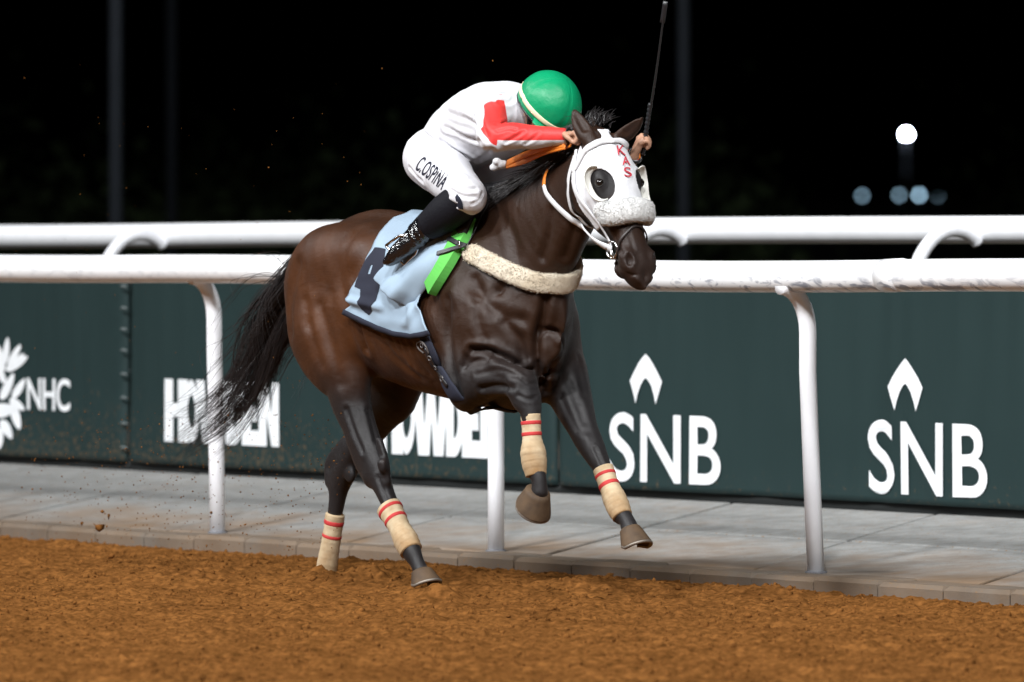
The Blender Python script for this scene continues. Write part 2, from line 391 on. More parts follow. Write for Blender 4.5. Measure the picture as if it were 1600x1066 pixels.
# ---- second rail, of the course beyond: posts curl the other way
rail2 = empty('running_rail', (0, 37, 0)); inv2 = Vector(rail2.location)
tag(rail2, 'rear white tubular running rail behind the green banners, curling away from the track', 'rail')
B2 = [(-1900, 375, 50.5), (-900, 372, 44.6), (0, 370, 40.5), (480, 365.5, 38.5), (1040, 360.5, 36.2), (1600, 359, 34.1), (2300, 359, 31.7), (3100, 359, 29.3)]
P2 = [at(u, v, y_) for u, v, y_ in B2]
C2 = catmull([tuple(q) for q in P2], 8)
b = MB(); b.tube([Vector(q) - inv2 for q in C2], .0675, 20); b.build('rail_tube', WHITE, rail2)
for u_e, v_e in ((-560, 387), (-150, 386), (255, 384), (665, 382), (1068, 378), (1528, 379), (2010, 379)):
    Yr = np.interp(u_e, [q[0] for q in B2], [q[2] for q in B2]) - .09
    e = np.array(at(u_e, v_e, Yr)); nn = np.array([*NL, 0])
    pts = [e - nn * .43 + [0, 0, -1.38], e - nn * .43 + [0, 0, -.5], e - nn * .42 + [0, 0, -.25], e - nn * .38 + [0, 0, -.10], e - nn * .30 + [0, 0, .005], e - nn * .2 + [0, 0, .055], e - nn * .1 + [0, 0, .055], e - nn * .03 + [0, 0, .025], e]
    b = MB(); b.tube([Vector(q) - inv2 for q in catmull(pts, 4)], .034, 14); b.build('post', M_POST, rail2)

# ---- banners laced to a low fence between the two rails
def ban_pt(s, z, d=0.0):
    x, y = rail_xy(s, BAN_OFF + .012 * math.sin(0) - d); return (x, y, z)
def ban_s(u): return s_of(u, BAN_OFF)
def ban_z(u, v):
    s = ban_s(u); Yb = rail_xy(s, BAN_OFF)[1]; return CAM_Z - (v - HOR) / F_PX * Yb
def wrinkle(s, z):
    a = .010 * np.sin(s * 2.1 + .6 * np.sin(z * 3)) + .006 * fbm(s * 4.5, z * .7, 3., 3) + .004 * fbm(s * 14, z * .5, 8., 2)
    return a + .02 * sstep(.45, .1, z - BAN_Z) * fbm(s * 2, z * 2, 1., 2) * .6
M_BAN = mat('green_banner_vinyl', (.0112, .0255, .0258), .55, .25, noise=(1.2, .6, (.014, .030, .0300)), bump=(420, .12, .002))
def mud(m):
    """dried splashes of dirt, thick along the foot of the banner"""
    t = m.node_tree; p = t.nodes['Principled BSDF']; L = t.links
    geo = t.nodes.new('ShaderNodeNewGeometry'); sx = t.nodes.new('ShaderNodeSeparateXYZ'); L.new(geo.outputs['Position'], sx.inputs[0])
    n = t.nodes.new('ShaderNodeTexNoise'); n.inputs['Scale'].default_value = 38; n.inputs['Detail'].default_value = 4; L.new(geo.outputs['Position'], n.inputs['Vector'])
    r = t.nodes.new('ShaderNodeMapRange'); r.inputs[1].default_value = BAN_Z; r.inputs[2].default_value = BAN_Z + .55; r.inputs[3].default_value = .13; r.inputs[4].default_value = -.14; L.new(sx.outputs[2], r.inputs[0])
    lx = t.nodes.new('ShaderNodeMapRange'); lx.inputs[1].default_value = -1.2; lx.inputs[2].default_value = 1.0; lx.inputs[3].default_value = .03; lx.inputs[4].default_value = -.10; L.new(sx.outputs[0], lx.inputs[0])
    ad = t.nodes.new('ShaderNodeMath'); ad.operation = 'ADD'; L.new(n.outputs[0], ad.inputs[0]); L.new(r.outputs[0], ad.inputs[1])
    a2 = t.nodes.new('ShaderNodeMath'); a2.operation = 'ADD'; L.new(ad.outputs[0], a2.inputs[0]); L.new(lx.outputs[0], a2.inputs[1])
    r2 = t.nodes.new('ShaderNodeMapRange'); r2.inputs[1].default_value = .6; r2.inputs[2].default_value = .75; r2.inputs[4].default_value = .7; L.new(a2.outputs[0], r2.inputs[0])
    mx = t.nodes.new('ShaderNodeMix'); mx.data_type = 'RGBA'; L.new(r2.outputs[0], mx.inputs[0]); src = p.inputs['Base Color'].links[0].from_socket
    L.new(src, mx.inputs[6]); mx.inputs[7].default_value = (.085, .06, .035, 1); L.new(mx.outputs[2], p.inputs['Base Color'])
mud(M_BAN)
M_INK = mat('white_print', (.78, .80, .82), .45, .4, noise=(14, .3, (.66, .68, .7)))
M_SKIRT = mat('black_skirt_vinyl', (.012, .014, .014), .6, .3)
BAN_TOP = 1.205
def banner(u0, u1, label):
    s0, s1 = ban_s(u0), ban_s(u1); root = empty('fence_banner', ban_pt((s0 + s1) / 2, BAN_Z)); org = np.array(root.location)
    tag(root, label, 'banner', 'advertising banners along the apron')
    n = int((s1 - s0) / .04); m_ = 34
    S, Zz = np.meshgrid(np.linspace(s0 + .006, s1 - .006, n), np.linspace(BAN_Z + .045, BAN_TOP, m_))
    W = wrinkle(S, Zz); e = np.minimum(S - s0, s1 - S); W = W - .03 * np.exp(-e / .02)      # edges curl back at the lacing
    xy = rail_xy(0, BAN_OFF)[None, None] + S[..., None] * HD - W[..., None] * NL
    V = np.concatenate([xy, Zz[..., None]], -1).reshape(-1, 3) - org
    i = np.arange(m_ - 1)[:, None] * n + np.arange(n - 1)[None]
    o = mesh_obj('banner_sheet', V, np.stack([i, i + 1, i + n + 1, i + n], -1).reshape(-1, 4), M_BAN, root)
    md = o.modifiers.new('thick', 'SOLIDIFY'); md.thickness = .004; md.offset = -1
    S, Zz = np.meshgrid(np.linspace(s0, s1, 30), np.array([BAN_Z - .02, BAN_Z + .03, BAN_Z + .06]))
    xy = rail_xy(0, BAN_OFF + .03)[None, None] + S[..., None] * HD
    V = np.concatenate([xy, Zz[..., None]], -1).reshape(-1, 3) - org
    i = np.arange(2)[:, None] * 30 + np.arange(29)[None]
    o = mesh_obj('skirt', V, np.stack([i, i + 1, i + 31, i + 30], -1).reshape(-1, 4), M_SKIRT, root)
    md = o.modifiers.new('thick', 'SOLIDIFY'); md.thickness = .01
    b = MB()
    for z in (BAN_Z + .1, (BAN_TOP + BAN_Z) / 2, BAN_TOP - .06):
        b.tube([Vector(ban_pt(s0, z, -.05)) - Vector(org), Vector(ban_pt(s1, z, -.05)) - Vector(org)], .018, 8)
    b.build('fence_frame', M_SKIRT, root)
    return root, org
def ink(root, org, poly2d, tris, name):
    """flat print on the banner: poly2d are (s, z) points"""
    q = np.array(poly2d); W = wrinkle(q[:, 0], q[:, 1]) + .006
    xy = rail_xy(0, BAN_OFF)[None] + q[:, :1] * HD - W[:, None] * NL
    return mesh_obj(name, np.concatenate([xy, q[:, 1:2]], -1) - org, tris, M_INK, root, smooth=False)
def text2d(body, off=0.0, sx=1.0, spc=1.0):
    cu = bpy.data.curves.new('t', 'FONT'); cu.body = body; cu.offset = off; cu.space_character = spc; cu.resolution_u = 6; cu.fill_mode = 'FRONT'
    o = bpy.data.objects.new('t', cu); col.objects.link(o); dg = bpy.context.evaluated_depsgraph_get()
    me = bpy.data.meshes.new_from_object(o.evaluated_get(dg)); bpy.data.objects.remove(o); bpy.data.curves.remove(cu)
    bm = bmesh.new(); bm.from_mesh(me); bmesh.ops.remove_doubles(bm, verts=bm.verts, dist=1e-5); bmesh.ops.triangulate(bm, faces=bm.faces)
    V = np.array([v.co[:2] for v in bm.verts]); T = [tuple(v.index for v in f.verts) for f in bm.faces]; bm.free(); bpy.data.meshes.remove(me)
    V = (V - V.min(0)) / (V.max(0) - V.min(0)); return V, T
def fit(V, u0, u1, vtop, vbot):
    s0, s1 = ban_s(u0), ban_s(u1); um = (u0 + u1) / 2; z0, z1 = ban_z(um, vbot), ban_z(um, vtop)
    return np.stack([s0 + V[:, 0] * (s1 - s0), z0 + V[:, 1] * (z1 - z0)], -1)
def tri_poly(pts):
    """triangulate a simple polygon given as 2-D points"""
    bm = bmesh.new(); vv = [bm.verts.new((p[0], p[1], 0)) for p in pts]; bm.faces.new(vv).normal_update(); bmesh.ops.triangulate(bm, faces=bm.faces)
    bm.verts.index_update(); T = [tuple(v.index for v in f.verts) for f in bm.faces]; V = np.array([v.co[:2] for v in bm.verts]); bm.free(); return V, T
def merge2(parts):
    V = []; T = []; n = 0
    for v, t_ in parts: V.append(v); T += [tuple(i + n for i in q) for q in t_]; n += len(v)
    return np.vstack(V), T
def stroke_rect(x0, y0, x1, y1): return np.array([(x0, y0), (x1, y0), (x1, y1), (x0, y1)]), [(0, 1, 2), (0, 2, 3)]
def ring(cx, cy, rx, ry, hx, hy, a0=0, a1=2 * math.pi, n=28):
    V = []; T = []
    for i in range(n + 1):
        a = a0 + (a1 - a0) * i / n; V += [(cx + rx * math.cos(a), cy + ry * math.sin(a)), (cx + hx * math.cos(a), cy + hy * math.sin(a))]
        if i: k = 2 * i; T += [(k - 2, k, k - 1), (k, k + 1, k - 1)]
    return np.array(V), T
def block_word():
    """the tightly set heavy capitals H O W D E N, letters touching, 0..1 wide and high"""
    P_ = [stroke_rect(0, 0, .075, 1), stroke_rect(.075, .40, .12, .62), stroke_rect(.12, 0, .19, 1)]
    P_ += [ring(.245, .5, .068, .50, .036, .26)]
    P_ += [tri_poly([(.19, .0), (.215, 0), (.19, .3)]), tri_poly([(.19, 1.), (.19, .7), (.215, 1.)])]
    w = [(.29, 1), (.36, 1), (.385, .40), (.41, 1), (.465, 1), (.49, .40), (.515, 1), (.58, 1), (.535, 0), (.455, 0), (.4375, .50), (.42, 0), (.34, 0)]
    P_ += [tri_poly(w)]
    P_ += [stroke_rect(.555, 0, .62, 1), ring(.62, .5, .085, .5, .035, .24, -math.pi / 2, math.pi / 2)]
    P_ += [stroke_rect(.69, 0, .765, 1), stroke_rect(.765, 0, .835, .24), stroke_rect(.765, .38, .82, .62), stroke_rect(.765, .76, .835, 1)]
    P_ += [tri_poly([(.835, 0), (.895, 0), (.895, .50), (.935, 0), (1, 0), (1, 1), (.94, 1), (.94, .50), (.90, 1), (.835, 1)])]
    return merge2(P_)
def chevron():
    L_ = [(0.5, 1.0), (.40, .93), (.27, .80), (.13, .63), (0, .45), (.10, .22), (.19, 0), (.24, .17), (.33, .36), (.42, .47), (.5, .52)]
    return tri_poly(L_ + [(1 - x, y) for x, y in L_[-2:0:-1]])  # left half, then its mirror
bn, org = banner(-1100, 195, 'dark green banner left of the laced seam, with leaf emblem and three white capitals')
V, T = text2d('NHC', .018, spc=.95); ink(bn, org, fit(V, 43, 110, 591, 642), T, 'lettering')
leaf = []
for (u, v, ln, wd, a) in [(3, 560, 44, 12, 100), (12, 548, 42, 10, 82), (24, 556, 40, 10, 62), (30, 562, 26, 8, 48), (28, 568, 40, 13, 35), (-6, 552, 44, 12, 112), (14, 604, 46, 13, 65), (31, 607, 36, 11, 60), (28, 632, 28, 12, -40), (8, 641, 34, 22, 10), (26, 650, 44, 13, -75), (13, 671, 34, 14, -62), (2, 685, 34, 13, -88), (-12, 665, 44, 14, -100), (4, 585, 30, 10, 110), (-14, 610, 60, 16, 90), (-25, 640, 40, 16, 60)]:
    c_, s_ = math.cos(math.radians(a)), math.sin(math.radians(a)); pl = []
    for k in range(14):
        th = 2 * math.pi * k / 14; x = math.cos(th) * ln / 2; y = math.sin(th) * wd / 2 * (1 - .25 * math.cos(th))
        pl.append((u + x * c_ - y * s_, v - (x * s_ + y * c_)))
    Vp, Tp = tri_poly(pl); leaf.append((np.array([(ban_s(p[0]), ban_z(p[0], p[1])) for p in Vp]), Tp))
V, T = merge2(leaf); ink(bn, org, V, T, 'leaf_emblem')
bn, org = banner(195, 868, 'dark green banner behind the tail and hind legs, with white block words')
V, T = block_word(); ink(bn, org, fit(V, 260, 439, 595, 694), T, 'lettering')
ink(bn, org, fit(V, 588, 784, 601, 713), T, 'lettering')
M_CORD = mat('grey_cord', (.10, .12, .12), .8)
for v in (448, 482, 515, 548, 585, 622, 662, 700):
    c = Vector(ban_pt(ban_s(195), ban_z(195, v), .004)) - Vector(org); hv_ = Vector((*HD, 0)) * .028; lace = MB()
    lace.tube([c - hv_, c + Vector((-NL[0] * .012, -NL[1] * .012, .004)), c + hv_], .007, 6); lace.build('lacing', M_CORD, bn)
bn, org = banner(868, 2500, 'dark green banner right of the horse, with two arrowheads over three capitals')
V, T = text2d('SNB', .012, spc=1.04); ink(bn, org, fit(V, 957, 1126, 647, 756), T, 'lettering'); ink(bn, org, fit(V, 1355, 1546, 659, 776), T, 'lettering')
V, T = chevron(); ink(bn, org, fit(V, 987, 1037, 553, 631), T, 'arrowhead_emblem'); ink(bn, org, fit(V, 1389, 1444, 560, 642), T, 'arrowhead_emblem')

# ---- far background: poles, lamps, trees in the dark
M_POLE = mat('galvanised_pole', (.055, .063, .08), .5, .5, noise=(2, .5, (.04, .046, .058)))
def pole(u, Yd, d, h, label, lamp_v=None):
    p = at(u, 310, Yd); root = empty('lighting_pole', (p.x, Yd, -.35)); tag(root, label, 'pole')
    b = MB(); b.tube([(0, 0, 0), (0, 0, h * .5), (0, 0, h)], [d / 2, d * .42, d * .3], 14); b.build('shaft', M_POLE, root)
    b = MB(); b.tube([(0, 0, 0), (0, 0, .03), (0, 0, .05)], [d * 1.1, d * 1.1, d * .6], 14); b.build('base_plate', M_POLE, root)
    return root
pole(181, 60, .13, 14, 'dim grey pole rising behind the rails at the far left')
pole(268, 82, .13, 14, 'barely visible dark pole just right of the far left pole')
pole(1068, 66, .13, 14, 'dim grey pole behind the horse head and whip')
def emat(name, colr, st):
    m = bpy.data.materials.new(name); m.use_nodes = True; p = m.node_tree.nodes['Principled BSDF']
    p.inputs['Base Color'].default_value = (.1, .1, .1, 1); p.inputs['Emission Color'].default_value = (*colr, 1); p.inputs['Emission Strength'].default_value = st; return m
def lamp(u, v, Yd, r, st, label, colr=(.85, .93, 1.0)):
    p = at(u, v, Yd); h = p.z + .35
    root = empty('street_lamp', (p.x, Yd, -.35)); tag(root, label, 'lamp')
    b = MB(); b.tube([(0, .3, 0), (0, .3, h * .6), (0, .28, h - .1), (0, .1, h + .05)], [.11, .09, .07, .05], 10); b.build('shaft', M_POLE, root)
    b = MB(); b.tube([(0, 0, h - r * .6), (0, 0, h + r * .7), (0, 0, h + r * 1.2)], [r * 1.15, r * 1.15, r * .3], 14); b.build('lamp_housing', M_SKIRT, root)
    bm = bmesh.new(); bmesh.ops.create_uvsphere(bm, u_segments=16, v_segments=10, radius=r); bmesh.ops.translate(bm, verts=bm.verts, vec=(0, -r * 1.0, h))
    me = bpy.data.meshes.new('bulb'); bm.to_mesh(me); bm.free(); o = bpy.data.objects.new('bulb', me); col.objects.link(o); o.parent = root; me.materials.append(emat('lamp_glow', colr, st))
lamp(1416, 210, 420, .09, 2400, 'brightest round lamp, alone above the row of dim lights')
lamp(1347, 306, 430, .12, 4, 'leftmost dim light of the row low over the rear rail', (.42, .66, .85))
lamp(1405, 305, 430, .12, 4, 'dim light directly beneath the bright lamp', (.42, .66, .85))
lamp(1436, 305, 430, .12, 10, 'brighter third light in the low row, right of the lamp post', (.42, .66, .85))
lamp(1465, 306, 430, .12, 1.2, 'faintest rightmost light of the low row', (.42, .66, .85))
# a far wood that reads as one dark mass
r_ = np.random.default_rng(11); V = []; T = []
for k in range(70):
    Yd = r_.uniform(84, 140); x = r_.uniform(-.095, .095); x = (x if not .040 < x < .070 else x - .05) * Yd; hgt = r_.uniform(1.9, 3.6) * Yd / 105; cw = hgt * r_.uniform(.3, .55)
    n = 150; c = np.array([x, Yd, hgt * .5 - .2]) + r_.standard_normal((n, 3)) * np.array([cw * .42, cw * .42, hgt * .2])
    a = r_.standard_normal((n, 3)); a /= np.linalg.norm(a, axis=1, keepdims=True); b_ = np.cross(a, r_.standard_normal((n, 3))); b_ /= np.linalg.norm(b_, axis=1, keepdims=True)
    s = r_.uniform(.06, .17, (n, 1))
    q = np.stack([c - a * s, c + b_ * s * .6, c + a * s, c - b_ * s * .6], 1).reshape(-1, 3)
    base = sum(len(z) for z in V); V.append(q); T.append(np.arange(len(q)).reshape(-1, 4) + base)
tag(mesh_obj('distant_trees', np.vstack(V), np.vstack(T), mat('dark_foliage', (.05, .075, .03), .8, .3), smooth=False), 'dark distant trees beyond the far rail', 'trees', kind='stuff')

# ---- the floodlight masts that light the course, behind and beside the camera
M_LENS = emat('floodlight_lens', (1, 1, 1), 40)
for k, (mx_, my_, mh, pw, cl, hs, nm) in enumerate(MASTS):
    root = empty('floodlight_mast', (mx_, my_, -.35)); tag(root, nm, 'mast', 'floodlight masts')
    d = (AIM - Vector((mx_, my_, mh))).normalized(); R = d.to_track_quat('-Z', 'Y').to_matrix()
    b = MB(); b.tube([(0, 0, 0), (0, 0, mh * .5), (0, 0, mh)], [.35, .25, .15], 14); b.build('shaft', M_POLE, root)
    b = MB()
    for j in (-1, 0, 1): b.box(Vector((0, 0, mh + .35)) + R @ Vector((0, j * hs * .7, .45)), (hs * 2.2, .12, .12), R)
    b.build('cross_arm', M_POLE, root)
    for i in (-1, 0, 1):
        for j in (-1, 0, 1):
            c = Vector((0, 0, mh + .35)) + R @ Vector((i * hs * .75, j * hs * .7, .16))
            b = MB(); b.box(c, (.8, .6, .25), R); o = b.build('lamp_head', M_SKIRT, root, smooth=False)
    ld = bpy.data.lights.new('floodlight', 'AREA'); ld.shape = 'SQUARE'; ld.size = hs * 2; ld.energy = pw; ld.color = cl; ld.spread = math.radians(50)
    lo = bpy.data.objects.new('floodlight', ld); col.objects.link(lo); lo.parent = root
    lo.location = Vector((0, 0, mh + .35)) + d * .05; lo.rotation_euler = R.to_euler()
# ================================================================== SOLID MODELLING WITH DISTANCE FIELDS
class Field:
    def __init__(s, lo, hi, h):
        s.h = h; s.lo = np.array(lo, float); s.n = np.ceil((np.array(hi) - s.lo) / h).astype(int) + 1
        s.F = np.full(tuple(s.n), .5, np.float32)
        s.ax = [(s.lo[i] + h * np.arange(s.n[i])).astype(np.float32) for i in range(3)]
    def box(s, lo, hi, m):
        a = np.clip(np.floor((np.array(lo) - m - s.lo) / s.h).astype(int), 0, s.n); b = np.clip(np.ceil((np.array(hi) + m - s.lo) / s.h).astype(int) + 1, 0, s.n)
        return tuple(slice(int(x), int(y)) for x, y in zip(a, b))
    def grid(s, sl): return s.ax[0][sl[0]][:, None, None], s.ax[1][sl[1]][None, :, None], s.ax[2][sl[2]][None, None, :]
    def blend(s, sl, d, k, op):
        A = s.F[sl]
        if op == 'add':
            h = np.clip(.5 + .5 * (A - d) / k, 0, 1); s.F[sl] = A * (1 - h) + d * h - k * h * (1 - h)
        else:
            e = -d; h = np.clip(.5 - .5 * (A - e) / k, 0, 1); s.F[sl] = A * (1 - h) + e * h + k * h * (1 - h)
    def loft(s, P, ra, rb, rc=None, side=(0, 1, 0), k=.03, m=5, op='add', cap=None, pw=2.0):
        """body of elliptical sections along P: ra to the side, rb / rc along +/- (direction x side)"""
        rc = rb if rc is None else rc; n = len(P)
        sd = np.asarray(side, float); sd = np.tile(sd, (n, 1)) if sd.ndim == 1 else sd
        A = catmull(np.column_stack([np.asarray(P, float), np.broadcast_to(ra, n), np.broadcast_to(rb, n), np.broadcast_to(rc, n), sd]), m)
        R = A[:, 3:6].max() + .01; sl = s.box(A[:, :3].min(0) - R, A[:, :3].max(0) + R, k + s.h)
        D = np.full([q.stop - q.start for q in sl], .5, np.float32)
        for i in range(len(A) - 1):
            a, b = A[i, :3], A[i + 1, :3]; rr = max(A[i, 3:6].max(), A[i + 1, 3:6].max())
            q = s.box(np.minimum(a, b) - rr, np.maximum(a, b) + rr, k + 2 * s.h)
            x, y, z = s.grid(q); ab = b - a; L = float(np.linalg.norm(ab)); dr = ab / L
            wx, wy, wz = x - a[0], y - a[1], z - a[2]; tl = wx * dr[0] + wy * dr[1] + wz * dr[2]; t = np.clip(tl / L, 0, 1)
            wx, wy, wz = wx - t * ab[0], wy - t * ab[1], wz - t * ab[2]
            s3 = (A[i, 6:9] + A[i + 1, 6:9]); s3 = s3 - dr * (s3 @ dr); s3 /= np.linalg.norm(s3); n3 = np.cross(dr, s3)
            vs = wx * s3[0] + wy * s3[1] + wz * s3[2]; vn = wx * n3[0] + wy * n3[1] + wz * n3[2]; va = tl - t * L
            la = A[i, 3] + t * (A[i + 1, 3] - A[i, 3]); lb = A[i, 4] + t * (A[i + 1, 4] - A[i, 4]); lc = A[i, 5] + t * (A[i + 1, 5] - A[i, 5])
            ln = np.where(vn > 0, lb, lc)
            if pw == 2.0: qp = np.sqrt((vs / la) ** 2 + (vn / ln) ** 2) + 1e-6
            else: qp = ((np.abs(vs) / la) ** pw + (np.abs(vn) / ln) ** pw) ** (1 / pw) + 1e-6
            rp = np.sqrt(vs * vs + vn * vn); rl = np.where(qp > .05, rp / qp, np.minimum(la, ln)) + 1e-6
            if cap is not None and i in (0, len(A) - 2): rl = np.where((tl < 0) if i == 0 else (tl > L), cap, rl)
            qq = np.sqrt(qp * qp + (va / rl) ** 2) + 1e-6
            r = np.sqrt(rp * rp + va * va)
            d = np.where(qq > .2, r - r / qq, -np.minimum(la, ln) * .8)
            o = tuple(slice(q[j].start - sl[j].start, q[j].stop - sl[j].start) for j in range(3))
            o2 = []; i2 = []
            for j in range(3):
                a0 = max(0, o[j].start); b0 = min(D.shape[j], o[j].stop); o2.append(slice(a0, b0)); i2.append(slice(a0 - o[j].start, b0 - o[j].start))
            o2 = tuple(o2); D[o2] = np.minimum(D[o2], d.astype(np.float32)[tuple(i2)])
        s.blend(sl, D, k, op); return s
    def ell(s, c, r, R=None, k=.03, op='add'):
        c = np.asarray(c, float); r = np.asarray(r, float) * np.ones(3); M = np.eye(3) if R is None else np.asarray(R, float)
        m = r.max(); sl = s.box(c - m, c + m, k + s.h); x, y, z = s.grid(sl); x, y, z = x - c[0], y - c[1], z - c[2]
        q = 0
        for i in range(3): q = q + ((x * M[i, 0] + y * M[i, 1] + z * M[i, 2]) / r[i]) ** 2
        q = np.sqrt(q) + 1e-6; rad = np.sqrt(x * x + y * y + z * z); d = np.where(q > .15, rad - rad / q, -r.min())
        s.blend(sl, d.astype(np.float32), k, op); return s
    def sample(s, P):
        P = np.asarray(P, float); g = (P - s.lo) / s.h; i = np.clip(np.floor(g).astype(int), 0, s.n - 2); f = np.clip(g - i, 0, 1); o = 0
        for a in (0, 1):
            for b in (0, 1):
                for c in (0, 1):
                    o = o + s.F[i[..., 0] + a, i[..., 1] + b, i[..., 2] + c] * (f[..., 0] if a else 1 - f[..., 0]) * (f[..., 1] if b else 1 - f[..., 1]) * (f[..., 2] if c else 1 - f[..., 2])
        return o
    def grad(s, P, e=None):
        e = e or s.h * 1.5; P = np.asarray(P, float)
        g = np.stack([s.sample(P + d) - s.sample(P - d) for d in np.eye(3) * e], -1); return g / (np.linalg.norm(g, axis=-1, keepdims=True) + 1e-9)
    def snap(s, P, off=0.0, it=6):
        P = np.array(P, float)
        for _ in range(it): P = P - s.grad(P) * (s.sample(P) - off)[..., None]
        return P
    def mesh(s, F=None, iso=0.0):
        F = (s.F if F is None else F) - iso; S = F < 0; nx, ny, nz = F.shape
        c = np.zeros((nx - 1, ny - 1, nz - 1), np.int8)
        for a in (0, 1):
            for b in (0, 1):
                for d in (0, 1): c += S[a:nx - 1 + a, b:ny - 1 + b, d:nz - 1 + d]
        I = np.argwhere((c > 0) & (c < 8)); idx = np.full(c.shape, -1, np.int32); idx[tuple(I.T)] = np.arange(len(I))
        acc = np.zeros((len(I), 3)); cnt = np.zeros(len(I))
        for ax in range(3):
            o1, o2 = [q for q in range(3) if q != ax]
            for a in (0, 1):
                for b in (0, 1):
                    p = I.copy(); p[:, o1] += a; p[:, o2] += b; q = p.copy(); q[:, ax] += 1
                    f0 = F[tuple(p.T)]; f1 = F[tuple(q.T)]; m = (f0 < 0) != (f1 < 0); t = np.where(m, f0 / np.where(m, f0 - f1, 1), 0)
                    pos = p.astype(float); pos[:, ax] += t; acc[m] += pos[m]; cnt[m] += 1
        V = acc / cnt[:, None] * s.h + s.lo; Q = []
        for ax in range(3):
            o1, o2 = (ax + 1) % 3, (ax + 2) % 3
            s0 = [slice(None)] * 3; s1 = [slice(None)] * 3; s0[ax] = slice(0, -1); s1[ax] = slice(1, None)
            ch = S[tuple(s0)] != S[tuple(s1)]; E = np.argwhere(ch); E = E[(E[:, o1] > 0) & (E[:, o2] > 0) & (E[:, o1] < F.shape[o1] - 1) & (E[:, o2] < F.shape[o2] - 1)]
            ins = S[tuple(E.T)]; cs = []
            for a, b in ((1, 1), (0, 1), (0, 0), (1, 0)):
                p = E.copy(); p[:, o1] -= a; p[:, o2] -= b; cs.append(idx[tuple(p.T)])
            q = np.stack(cs, -1); q[~ins] = q[~ins][:, ::-1]; Q.append(q)
        Q = np.vstack(Q); return V, Q[(Q >= 0).all(1)]
def smooth_mesh(V, Q, it=2, lam=.5):
    e = np.vstack([Q[:, [0, 1]], Q[:, [1, 2]], Q[:, [2, 3]], Q[:, [3, 0]]]); n = len(V)
    deg = np.bincount(e[:, 0], minlength=n) + np.bincount(e[:, 1], minlength=n)
    for i in range(it):
        for l in (lam, -lam * 1.04):
            a = np.stack([np.bincount(e[:, 0], V[e[:, 1], j], n) + np.bincount(e[:, 1], V[e[:, 0], j], n) for j in range(3)], -1) / np.maximum(deg, 1)[:, None]
            V = V + l * (a - V)
    return V
def dist_poly(V, P):
    d = np.full(len(V), 9.0); P = np.asarray(P, float)
    for a, b in zip(P[:-1], P[1:]):
        ab = b - a; t = np.clip(((V - a) @ ab) / (ab @ ab), 0, 1); d = np.minimum(d, np.linalg.norm(V - a - t[:, None] * ab, axis=1))
    return d
def unit(v): v = np.asarray(v, float); return v / np.linalg.norm(v)
# ================================================================== THE HORSE (x forward, y to its left, z up)
HORSE = empty('racehorse', (P0[0], P0[1], 0), math.atan2(HD[1], HD[0]))
tag(HORSE, 'dark bay racehorse galloping along the dirt with forelegs off the ground', 'horse')
# ---- picking points on the horse's skin
CAMH = np.array([(-P0) @ HD, (-P0) @ NL, CAM_Z])
def pick(px, off=0.0, fld=None):
    """first points on the field's surface (raised by off) along the lines of sight of photo pixels, in the horse's frame"""
    fld = fld or f; px = np.atleast_2d(np.asarray(px, float)); T = np.array([hp(u, v, 0) for u, v in px]); d = T - CAMH; d /= np.linalg.norm(d, axis=1, keepdims=True)
    t = np.array([((lambda a: a)(np.linalg.norm(q - CAMH))) for q in T]) - 1.3
    hit = np.zeros(len(px), bool)
    for _ in range(400):
        P = CAMH + d * t[:, None]; ins = ((P > fld.lo) & (P < fld.lo + fld.h * (fld.n - 1))).all(1)
        D = np.where(ins, fld.sample(P) - off, .03); hit |= ins & (np.abs(D) < .0008)
        t = t + np.where(hit, 0, np.clip(D * .7, -.02, .03))
    P = CAMH + d * t[:, None]; P[~hit] = T[~hit]
    return P
f = Field((-1.2, -.44, -.14), (1.50, .44, 2.02), .0072)
# trunk
tr = [(-.845, 1.33, 1.10, .11), (-.78, 1.43, .98, .19), (-.66, 1.50, .91, .235), (-.52, 1.522, .86, .25), (-.34, 1.515, .83, .255), (-.14, 1.515, .795, .272),
      (.05, 1.53, .77, .285), (.20, 1.555, .755, .272), (.34, 1.55, .765, .255), (.46, 1.47, .79, .235), (.55, 1.34, .85, .19)]
zc = [1.22, 1.21, 1.2, 1.19, 1.17, 1.15, 1.14, 1.14, 1.13, 1.12, 1.1]
f.loft([(t[0], 0, c) for t, c in zip(tr, zc)], [t[3] for t in tr], [t[1] - c for t, c in zip(tr, zc)], [c - t[2] for t, c in zip(tr, zc)], k=.02, cap=.06)
f.loft([(-.1, 0, 1.42), (.12, 0, 1.47), (.32, 0, 1.50), (.45, 0, 1.5)], .06, [.10, .11, .11, .10], [.1, .1, .1, .1], k=.09)                   # withers
f.loft([(-.25, 0, 1.43), (-.5, 0, 1.45), (-.70, 0, 1.395)], .05, .085, .1, k=.06)                                       # croup ridge
# neck
f.loft([(.20, 0, 1.22), (.40, 0, 1.31), (.60, -.0, 1.43), (.79, -.005, 1.555), (.95, -.015, 1.67), (1.045, -.02, 1.75)],
       [.18, .165, .130, .104, .088, .076], [.30, .275, .225, .175, .125, .085], [.36, .32, .255, .195, .155, .115], k=.06)
